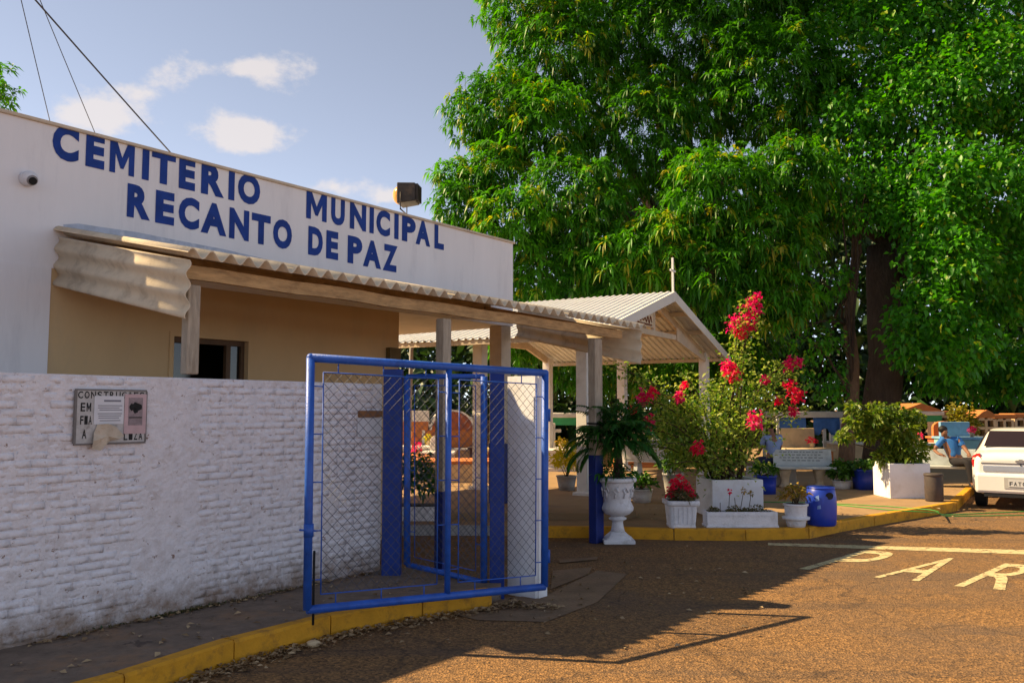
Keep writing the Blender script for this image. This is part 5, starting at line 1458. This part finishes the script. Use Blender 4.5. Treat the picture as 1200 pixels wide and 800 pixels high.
# burial niche walls
def niche_wall(label, px0, px1, Y, z1, rows, cols, cap):
    a = on_Y(px0, 500, Y); b = on_Y(px1, 500, Y)
    t = thing('niche_wall', label, 'niches', ((a.x + b.x) / 2, Y, ZP), 0, 'burial niche walls')
    w = b.x - a.x
    def F_(x, y, z): return Vector((a.x + x, Y + y, z))
    bm = BM(); box(bm, (0, w), (.25, .9), (ZP, z1), F_); obj('block', bm, T_DARK, t)
    h = (z1 - ZP) / rows
    bm = BM()
    for i in range(cols + 1): box(bm, (w * i / cols - .05, w * i / cols + .05), (0, .249), (ZP, z1), F_)
    for j in range(rows + 1):
        for i in range(cols): box(bm, (w * i / cols + .051, w * (i + 1) / cols - .051), (.005, .248), (ZP + h * j - (.05 if j else 0), ZP + h * j + .05), F_)
    obj('niche_frame', bm, T_CREAM, t)
    bm = BM()
    if cap: prism(bm, [F_(-.12, -.08, z1 + .055), F_(w + .12, -.08, z1 + .055), F_(w * .78, -.08, z1 + .26), F_(w * .5, -.08, z1 + .34), F_(w * .22, -.08, z1 + .26)], (0, 1.0, 0))
    else: box(bm, (-.1, w + .1), (-.08, .95), (z1 + .055, z1 + .2), F_)
    obj('cap', bm, T_ORANGE, t, bevel=.02)
niche_wall('burial niches with cream frames beside the ochre shrub', 1101, 1113, 31, 1.55, 4, 1, False)
niche_wall('burial niche block with rounded orange cap left of the car roof', 1146, 1166, 31, 1.45, 4, 2, True)
niche_wall('lower burial niche block directly above the rear window of the car', 1168, 1187, 31.5, 1.42, 4, 2, False)
niche_wall('rightmost burial niche block at the picture edge', 1191, 1222, 32, 1.45, 4, 3, False)
t = tub('garden_shrub', 'ochre green shrub in front of the burial niches', 'shrub', 1128, 536, .3, .3, T_GREY, L_OCH, crown=(.55, .5, .75), nl=900, ln=.2, lw=.10, lz=.25)
# thin pole in the passage
a = on_Y(478, 566, 19); b = on_Y(484, 380, 19)
bm = BM(); tube(bm, [(a.x, 19, ZP), (b.x, 19, b.z + 1.2)], .045, 10); tag(obj('thin_pole', bm, T_GREY), 'thin grey pole rising beyond the passage behind the side gate', 'pole')

# ------------------------------------------------------------------ car
fw = CAR_F; rz = math.atan2(-fw.x, fw.y)
cpos = CAR_P
car = thing('parked_car', 'white sedan parked with its back to us at the right edge', 'car', cpos, rz); M = wmat(car)
def CF(x, y, z): return M @ Vector((x, y, z))
M_CAR = mat('white_car_paint', (.80, .78, .74), .28, .03, 3, 0, spec=.5, coat=.6)
M_TRIM = mat('black_trim', (.02, .02, .021), .5, .2)
M_WIN = mat('tinted_car_glass', (.022, .012, .010), .06, .1, 3, 0, spec=.6)
ST = [  # y, w, zb, belt, wr, zr
    (-.02, .66, .34, .88, .58, .90), (.02, .735, .29, .95, .63, .98), (.10, .785, .27, .98, .68, 1.03), (.30, .81, .26, 1.0, .68, 1.055), (.52, .82, .25, 1.0, .665, 1.085), (.74, .825, .24, 1.0, .63, 1.25), (.98, .825, .23, .99, .585, 1.405), (1.2, .825, .22, .98, .575, 1.44), (1.7, .825, .22, .96, .565, 1.46),
    (2.2, .825, .22, .95, .56, 1.44), (2.55, .825, .22, .94, .58, 1.36), (3.05, .82, .23, .93, .66, .98), (3.5, .80, .25, .88, .66, .93), (3.85, .74, .28, .74, .62, .78), (3.98, .62, .33, .62, .52, .64)]
bm = BM(); rings = []
for (y, w, zb, be, wr, zr) in ST:
    half_ = [(0, zb), (w * .80, zb), (w * .965, zb + .07), (w, zb + .22), (w * .995, (zb + be) / 2 + .1), (w * .975, be - .05), (w * .945, be), (wr + .015, zr - .07 if zr > be + .12 else be + (zr - be) * .6), (wr * .93, zr - .015), (wr * .6, zr + .005), (0, zr + .012)]
    ring = [bm.verts.new(CF(x, y, z)) for x, z in half_] + [bm.verts.new(CF(-x, y, z)) for x, z in half_[-2:0:-1]]
    rings.append(ring)
for a, b in zip(rings, rings[1:]):
    for k in range(len(a)): bm.faces.new((a[k], b[k], b[(k + 1) % len(a)], a[(k + 1) % len(a)])).smooth = True
bm.faces.new(rings[0]); bm.faces.new(rings[-1][::-1])
body = obj('body', bm, M_CAR, car)
def rowpts(y0, y1, x0, x1, z0, z1, off):
    return [CF(-x0, y0 - off, z0 + off), CF(x0, y0 - off, z0 + off), CF(x1, y1 - off, z1 + off), CF(-x1, y1 - off, z1 + off)]
bm = BM(); prism(bm, rowpts(.555, .955, .615, .535, 1.125, 1.405, .012), M.to_3x3() @ Vector((0, .01, -.008))); obj('rear_window', bm, M_WIN, car, bevel=.006)
for sx in (-1, 1):
    bm = BM()
    pts = [(.60, .76), (.775, .76), (.79, .86), (.775, .96), (.70, 1.01), (.64, 1.02), (.625, .92), (.60, .86)]
    prism(bm, [CF(sx * x, .10 - .10 * (.79 - x) / .2 - .02, z) for x, z in pts], M.to_3x3() @ Vector((sx * .012, .14, 0)))
    tl = obj('tail_light', bm, mat('red_lamp_plastic', (.45, .012, .010), .2, .1, 4, 0, spec=.6, coat=.5), car, bevel=.008)
    bm = BM(); prism(bm, [CF(sx * x, .10 - .10 * (.79 - x) / .2 - .026, z) for x, z in ((.615, .90), (.775, .90), (.765, .94), (.625, .94))], M.to_3x3() @ Vector((0, .01, 0))); obj('clear_lens', bm, mat('clear_lamp', (.75, .55, .5), .15, .1, 4, 0, spec=.6), tl)
bm = BM(); box(bm, (-.74, .74), (-.075, .12), (.30, .66), CF); bu = obj('bumper', bm, M_CAR, car, bevel=.05)
bm = BM(); box(bm, (-.60, .60), (-.05, .1), (.24, .31), CF); obj('lower_trim', bm, M_TRIM, bu)
bm = BM(); box(bm, (-.27, .27), (-.083, -.074), (.40, .60), CF); obj('plate_recess', bm, mat('recess_grey', (.45, .44, .42), .4, .1), bu)
bm = BM(); box(bm, (-.20, .20), (-.092, -.0845), (.435, .565), CF); npl = obj('number_plate', bm, mat('plate_grey', (.60, .60, .60), .5, .1), bu)
for k, ch in enumerate('FAT0'):
    bm = BM(); x = -.185 + .068 * k; put_glyph(bm, ch, CF(x, -.0935, .455), CF(x + .05, -.0935, .455) - CF(x, -.0935, .455), Vector((0, 0, .07)), .02); obj('plate_character', bm, M_TRIM, npl, recalc=False)
bm = BM(); box(bm, (-.60, .60), (-.036, -.024), (.70, .80), CF); obj('trunk_panel', bm, mat('painted_sky_reflection', (.42, .50, .66), .12, .05, 3, 0, spec=.7, metal=.4), car, bevel=.01)  # bluish sky reflection put into the panel's colour
bm = BM(); box(bm, (-.63, .63), (-.03, -.015), (.84, .852), CF); obj('trunk_seam', bm, M_TRIM, car)
bm = BM(); prism(bm, [CF(x, -.045, .90 + z) for x, z in ((-.09, -.012), (-.03, -.012), (-.03, -.026), (.03, -.026), (.03, -.012), (.09, -.012), (.07, .012), (.03, .012), (.03, .026), (-.03, .026), (-.03, .012), (-.07, .012))], M.to_3x3() @ Vector((0, .03, 0))); obj('emblem', bm, mat('chrome', (.5, .48, .42), .25, .1, 4, 0, metal=.9), car)
bm = BM(); tube(bm, [CF(0, -.04, .82), CF(0, -.02, .82)], .014, 12); obj('lock', bm, M_TRIM, car)
for sx in (-1, 1):
    for y in (.62, 3.25):
        def RF(ax_, r, a): return CF(sx * ax_, y + r * math.cos(a), .29 + r * math.sin(a))
        bm = BM(); prof = [(.60, .17), (.60, .27), (.63, .29), (.76, .29), (.79, .27), (.79, .17)]
        rr = [[bm.verts.new(RF(p[0], p[1], 2 * PI * k / 28)) for k in range(28)] for p in prof]
        for a, b in zip(rr, rr[1:]):
            for k in range(28): bm.faces.new((a[k], a[(k + 1) % 28], b[(k + 1) % 28], b[k])).smooth = True
        wh = obj('wheel', bm, M_BLACK, car)
        bm = BM(); rr = [[bm.verts.new(RF(p[0], p[1], 2 * PI * k / 20)) for k in range(20)] for p in ((.76, .172), (.765, .1), (.74, .04))]
        for a, b in zip(rr, rr[1:]):
            for k in range(20): bm.faces.new((a[k], a[(k + 1) % 20], b[(k + 1) % 20], b[k]))
        bm.faces.new(rr[-1]); obj('rim', bm, mat('wheel_rim_grey', (.35, .35, .36), .35, .1, 4, 0, metal=.6), wh)
for sx in (-1, 1):
    bm = BM(); prism(bm, [CF(sx * .80, 1.15, 1.0), CF(sx * .80, 2.6, 1.0), CF(sx * .612, 2.35, 1.36), CF(sx * .612, 1.25, 1.36)], M.to_3x3() @ Vector((sx * .02, 0, 0))); obj('side_window', bm, M_WIN, car)

# ------------------------------------------------------------------ people
def skin_mesh(name, verts, edges, radii, m, parent, root=0, sub=2):
    bm = BM(); ly = bm.verts.layers.skin.verify()
    vs = []
    for i, (v, r) in enumerate(zip(verts, radii)):
        q = bm.verts.new(v); rr = r if isinstance(r, tuple) else (r, r)
        q[ly].radius = rr; q[ly].use_root = (i == root); vs.append(q)
    for a, b in edges: bm.edges.new((vs[a], vs[b]))
    bm.transform(wmat(parent).inverted())
    me = bpy.data.meshes.new(name); bm.to_mesh(me); bm.free(); me.materials.append(m)
    o = bpy.data.objects.new(name, me); link(o); o.parent = parent
    sk = o.modifiers.new('skin', 'SKIN'); sk.use_smooth_shade = True
    sb = o.modifiers.new('sub', 'SUBSURF'); sb.levels = sub; sb.render_levels = sub
    return o
M_SKIN = mat('brown_skin', (.23, .11, .065), .55, .15, 8, .05)
M_HAIR = mat('black_hair', (.012, .010, .009), .6, .3, 30, .3)
def person(label, loc, rz, J, shirt, trous, hat=None):
    """J: named joints in the person's own frame (x right, y forward, z up from the ground)"""
    t = thing('person', label, 'person', loc, rz); M = wmat(t)
    K = {k: M @ Vector(v) for k, v in J.items()}
    names = ['pelvis', 'belly', 'chest', 'neck', 'jaw', 'face', 'crown']
    V = [K[n_] for n_ in names]; R_ = [.125, .12, (.15, .11), .055, .068, .085, .06]; E = [(i, i + 1) for i in range(6)]
    def add(n_, r, p): V.append(K[n_] if isinstance(n_, str) else n_); R_.append(r); E.append((p, len(V) - 1)); return len(V) - 1
    add(K['face'] + (M.to_3x3() @ Vector(J['look'])) * .105 - Vector((0, 0, .015)), .016, 5)
    for s_ in ('l', 'r'):
        a = add('sho_' + s_, .062, 2); a = add('elb_' + s_, .045, a); a = add('wri_' + s_, .032, a); a = add('hand_' + s_, .036, a)
        dirh = (K['hand_' + s_] - K['wri_' + s_]).normalized(); sdh = dirh.cross(Vector((0, 0, 1))); sdh = sdh.normalized() if sdh.length > .1 else Vector((1, 0, 0))
        for k, ln in enumerate((.065, .075, .07, .055)):
            p1 = add(K['hand_' + s_] + dirh * .035 + sdh * (.024 * (k - 1.5)), .010, a); add(V[p1] + dirh * ln * .6 - Vector((0, 0, .02)), .008, p1)
        p1 = add(K['wri_' + s_] + dirh * .03 + sdh * .04, .011, a); add(V[p1] + dirh * .04 + sdh * .01, .009, p1)
        h_ = add('hip_' + s_, .095, 0); h_ = add('kne_' + s_, .062, h_); h_ = add('ank_' + s_, .042, h_); h_ = add('toe_' + s_, .038, h_)
    skin_mesh('body', V, E, R_, M_SKIN, t)
    V = [K['pelvis'] + Vector((0, 0, .05)), K['belly'], K['chest'], K['chest'].lerp(K['neck'], .65)]; R_ = [.150, .142, (.172, .13), .08]; E = [(0, 1), (1, 2), (2, 3)]
    for s_ in ('l', 'r'):
        a = add('sho_' + s_, .080, 2); add(K['sho_' + s_].lerp(K['elb_' + s_], .75), .066, a)
    skin_mesh('shirt', V, E, R_, shirt, t)
    V = [K['pelvis'] + Vector((0, 0, .06)), K['pelvis']]; R_ = [.142, .145]; E = [(0, 1)]
    for s_ in ('l', 'r'):
        a = add('hip_' + s_, .108, 1); a = add('kne_' + s_, .078, a); add(K['kne_' + s_].lerp(K['ank_' + s_], .93), .060, a)
    skin_mesh('trousers', V, E, R_, trous, t)
    for s_ in ('l', 'r'):
        skin_mesh('shoe', [K['ank_' + s_] - Vector((0, 0, .03)), K['ank_' + s_].lerp(K['toe_' + s_], .5) - Vector((0, 0, .015)), K['toe_' + s_]], [(0, 1), (1, 2)], [.062, .060, .050], M_BLACK, t)
    up_ = (K['crown'] - K['face']).normalized(); lk = (M.to_3x3() @ Vector(J['look'])).normalized()
    bm = BM(); ball(bm, K['face'] + up_ * .045 - lk * .018, .102, 14, (.95, .95, .82)); obj('hair', bm, M_HAIR, t)
    bm = BM(); sx_ = lk.cross(up_).normalized()
    for q in (-1, 1): ball(bm, K['face'] + lk * .088 + sx_ * .032 * q + up_ * .012, .011, 6)
    tag(obj('eyes', bm, M_BLACK, t), kind='stuff')
    bm = BM(); tube(bm, [K['jaw'] + lk * .078 - sx_ * .022 + up_ * .012, K['jaw'] + lk * .084 + up_ * .010, K['jaw'] + lk * .078 + sx_ * .022 + up_ * .012], .006, 5); obj('mouth', bm, mat('lip_brown', (.20, .06, .05), .6, .1), t)
    if hat:
        hc = K['face'] + up_ * .075
        bm = BM(); lathe(bm, hc, [(.175, -.012), (.18, 0), (.12, .012), (.112, .05), (.10, .10), (.05, .115)], 22); obj('hat', bm, hat, t)
    return t
BASEJ = dict(pelvis=(0, 0, .55), belly=(0, .01, .74), chest=(0, .03, .97), neck=(0, .05, 1.14), jaw=(0, .08, 1.22), face=(0, .085, 1.28), crown=(0, .075, 1.36), look=(0, 1, -.1),
             sho_l=(-.19, .03, 1.06), elb_l=(-.24, .12, .80), wri_l=(-.17, .33, .70), hand_l=(-.15, .40, .68), sho_r=(.19, .03, 1.06), elb_r=(.24, .12, .80), wri_r=(.17, .33, .70), hand_r=(.15, .40, .68),
             hip_l=(-.10, .06, .54), kne_l=(-.13, .46, .55), ank_l=(-.13, .47, .09), toe_l=(-.14, .62, .045), hip_r=(.10, .06, .54), kne_r=(.13, .46, .55), ank_r=(.13, .47, .09), toe_r=(.14, .62, .045))
M_VEST = mat('pale_blue_vest', (.22, .30, .52), .8, .2, 8, .2, 40); M_JEANS = mat('dark_blue_trousers', (.015, .025, .075), .85, .3, 10, .2, 40)
M_SHIRT = mat('blue_shirt', (.03, .16, .48), .75, .25, 8, .25, 30); M_DKT = mat('dark_trousers', (.018, .016, .020), .85, .3, 10, .2, 40)
# seated person seen from behind, beside the bougainvillea
ps = on_z(907, 569, ZP)
bm = BM(); box(bm, (ps.x - .55, ps.x + .45), (ps.y - .18, ps.y + .25), (ZP, ZP + .42)); tag(obj('stone_seat', bm, M_CONC, bevel=.03), 'low grey block that the person in a straw hat sits on', 'seat')
person('seated person in pale blue vest and straw hat seen from behind', (ps.x, ps.y, ZP), math.radians(14), BASEJ, M_VEST, M_JEANS, mat('straw_hat', (.50, .36, .17), .85, .25, 20, .3))
# person lounging on the shaded bench
J2 = dict(BASEJ)
J2.update(chest=(-.20, -.05, .93), belly=(-.08, -.03, .72), neck=(-.31, -.04, 1.07), jaw=(-.36, .0, 1.13), face=(-.385, .02, 1.19), crown=(-.41, .01, 1.27), look=(.45, .85, -.25), sho_l=(-.36, .0, 1.0), elb_l=(-.50, .06, .80), wri_l=(-.42, .26, .72), hand_l=(-.36, .33, .70), sho_r=(-.05, .0, 1.02), elb_r=(.10, .14, .82), wri_r=(.16, .33, .72), hand_r=(.15, .41, .70),
          hip_l=(-.06, .07, .54), kne_l=(.14, .46, .57), ank_l=(.22, .50, .09), toe_l=(.25, .65, .045), hip_r=(.12, .06, .54), kne_r=(.34, .38, .60), ank_r=(.34, .52, .11), toe_r=(.37, .66, .06))
def mirror(J):
    o = {}
    for k, v in J.items():
        k2 = k[:-2] + {'_l': '_r', '_r': '_l'}[k[-2:]] if k[-2:] in ('_l', '_r') else k
        o[k2] = (-v[0], v[1], v[2])
    return o
J2 = mirror(J2)
for k_ in ('chest', 'belly', 'neck', 'jaw', 'face', 'crown', 'sho_l', 'elb_l', 'wri_l', 'hand_l', 'sho_r', 'elb_r', 'wri_r', 'hand_r'):
    v_ = J2[k_]; J2[k_] = (v_[0] - .42 * max(0, v_[2] - .55) * .6, v_[1], v_[2])
bp = wmat(bench2) @ Vector((.15, -.05, 0))
person('person in bright blue shirt lounging sideways on the shaded bench', (bp.x, bp.y, ZP), PI - .30, J2, M_SHIRT, M_DKT)

# ------------------------------------------------------------------ overhead wires
def wire(pts, r, label):
    a, b = Vector(pts[0]), Vector(pts[1]); sagv = pts[2]
    q = [a.lerp(b, k / 20) - Vector((0, 0, sagv * 4 * (k / 20) * (1 - k / 20))) for k in range(21)]
    bm = BM(); tube(bm, q, r, 6); tag(obj('overhead_wire', bm, mat('weathered_cable', (.10, .10, .11), .7, .2)), label, 'wire', 'service wires to the roof')
def wend(x, y, k, Y):
    return on_Y(x, y, Y)
for (xa, ya), (xb, yb), lab in (((62, 140), (28, 0), 'leftmost thin service wire dropping steeply to the roof'), ((117, 154), (52, 0), 'middle thin service wire running down to the roof'), ((212, 178), (52, 0), 'thickest service wire slanting down to the roof nearest the words')):
    a = on_n(xa, ya, NF - .25); a.z = min(a.z, ZT + .02)
    dx, dy = xb - xa, yb - ya
    far = on_Y(xa + dx * 3.0, ya + dy * 3.0, 5.0 if 'thickest' in lab else 6.5)
    wire((a, far, 0.02), .008 if 'thickest' in lab else .0045, lab)

# ------------------------------------------------------------------ litter of dry leaves along the kerb
L_DRY = leafmat('dry_leaf', (.16, .09, .035), (.50, .36, .20), trans=.1)
P = []
kk = [p for p in kp[3:]] + [on_z(600, 706), on_z(660, 712)]
for _ in range(900):
    i = rnd.randrange(len(kk) - 1); p = kk[i].lerp(kk[i + 1], rnd.random())
    t_ = (kk[i + 1] - kk[i]).normalized(); o_ = Vector((t_.y, -t_.x, 0)) * (.03 + abs(rnd.gauss(0, .11)))
    P.append((p.x + o_.x, p.y + o_.y, .008 + rnd.random() * .02))
for _ in range(140): 
    q = on_z(rnd.uniform(420, 900), rnd.uniform(640, 760)); P.append((q.x, q.y, .008))
for _ in range(150):
    s_ = rnd.uniform(2.5, 6.3); q = SN(s_, NW + .03 + abs(rnd.gauss(0, .05)), ZW + .008); P.append(tuple(q))
for _ in range(60):
    s_ = rnd.uniform(2.5, 6.5); q = SN(s_, rnd.uniform(-6.4, -5.5), ZW + .008); P.append(tuple(q))
for _ in range(160):
    q = on_z(rnd.uniform(640, 1190), rnd.uniform(565, 612), ZP + .008); P.append(tuple(q))
P = np.array(P); n = len(P)
A = rand_dirs(n, -.05, .35)
V, F = leaves_np(P, A, RNG.uniform(.03, .085, n), RNG.uniform(.018, .045, n), .05, roll=RNG.uniform(-.5, .5, n))
tag(mesh_np('leaf_litter', V, F, L_DRY, None, np.repeat(RNG.random(n), 4)), 'dry leaves blown along the kerb and over the ground', 'leaves', kind='stuff')
# weeds at the wall foot
n = 500
ss = RNG.uniform(3.2, 5.6, n); gb = np.where(RNG.random(n) < .5, RNG.normal(s_of(on_n(215, 700, NW)), .15, n), ss)
P = np.array([tuple(SN(s_, NW + .012 + abs(rnd.gauss(0, .015)), ZW)) for s_ in gb]); A = rand_dirs(n, .3, 1)
V, F = leaves_np(P, A, RNG.uniform(.02, .07, n), RNG.uniform(.008, .018, n), .3)
tag(mesh_np('wall_weeds', V, F, L_SUCC, None, np.repeat(RNG.random(n), 4)), 'low dry weeds growing along the foot of the brick wall', 'weeds', kind='stuff')
c = on_z(367, 757, 0)
bm = BM(); ball(bm, c + Vector((0, 0, .022)), .06, 12, (1.0, .8, .45)); tag(obj('loose_stone', bm, T_CREAM), 'smooth pale stone lying against the yellow kerb below the gate', 'stone')
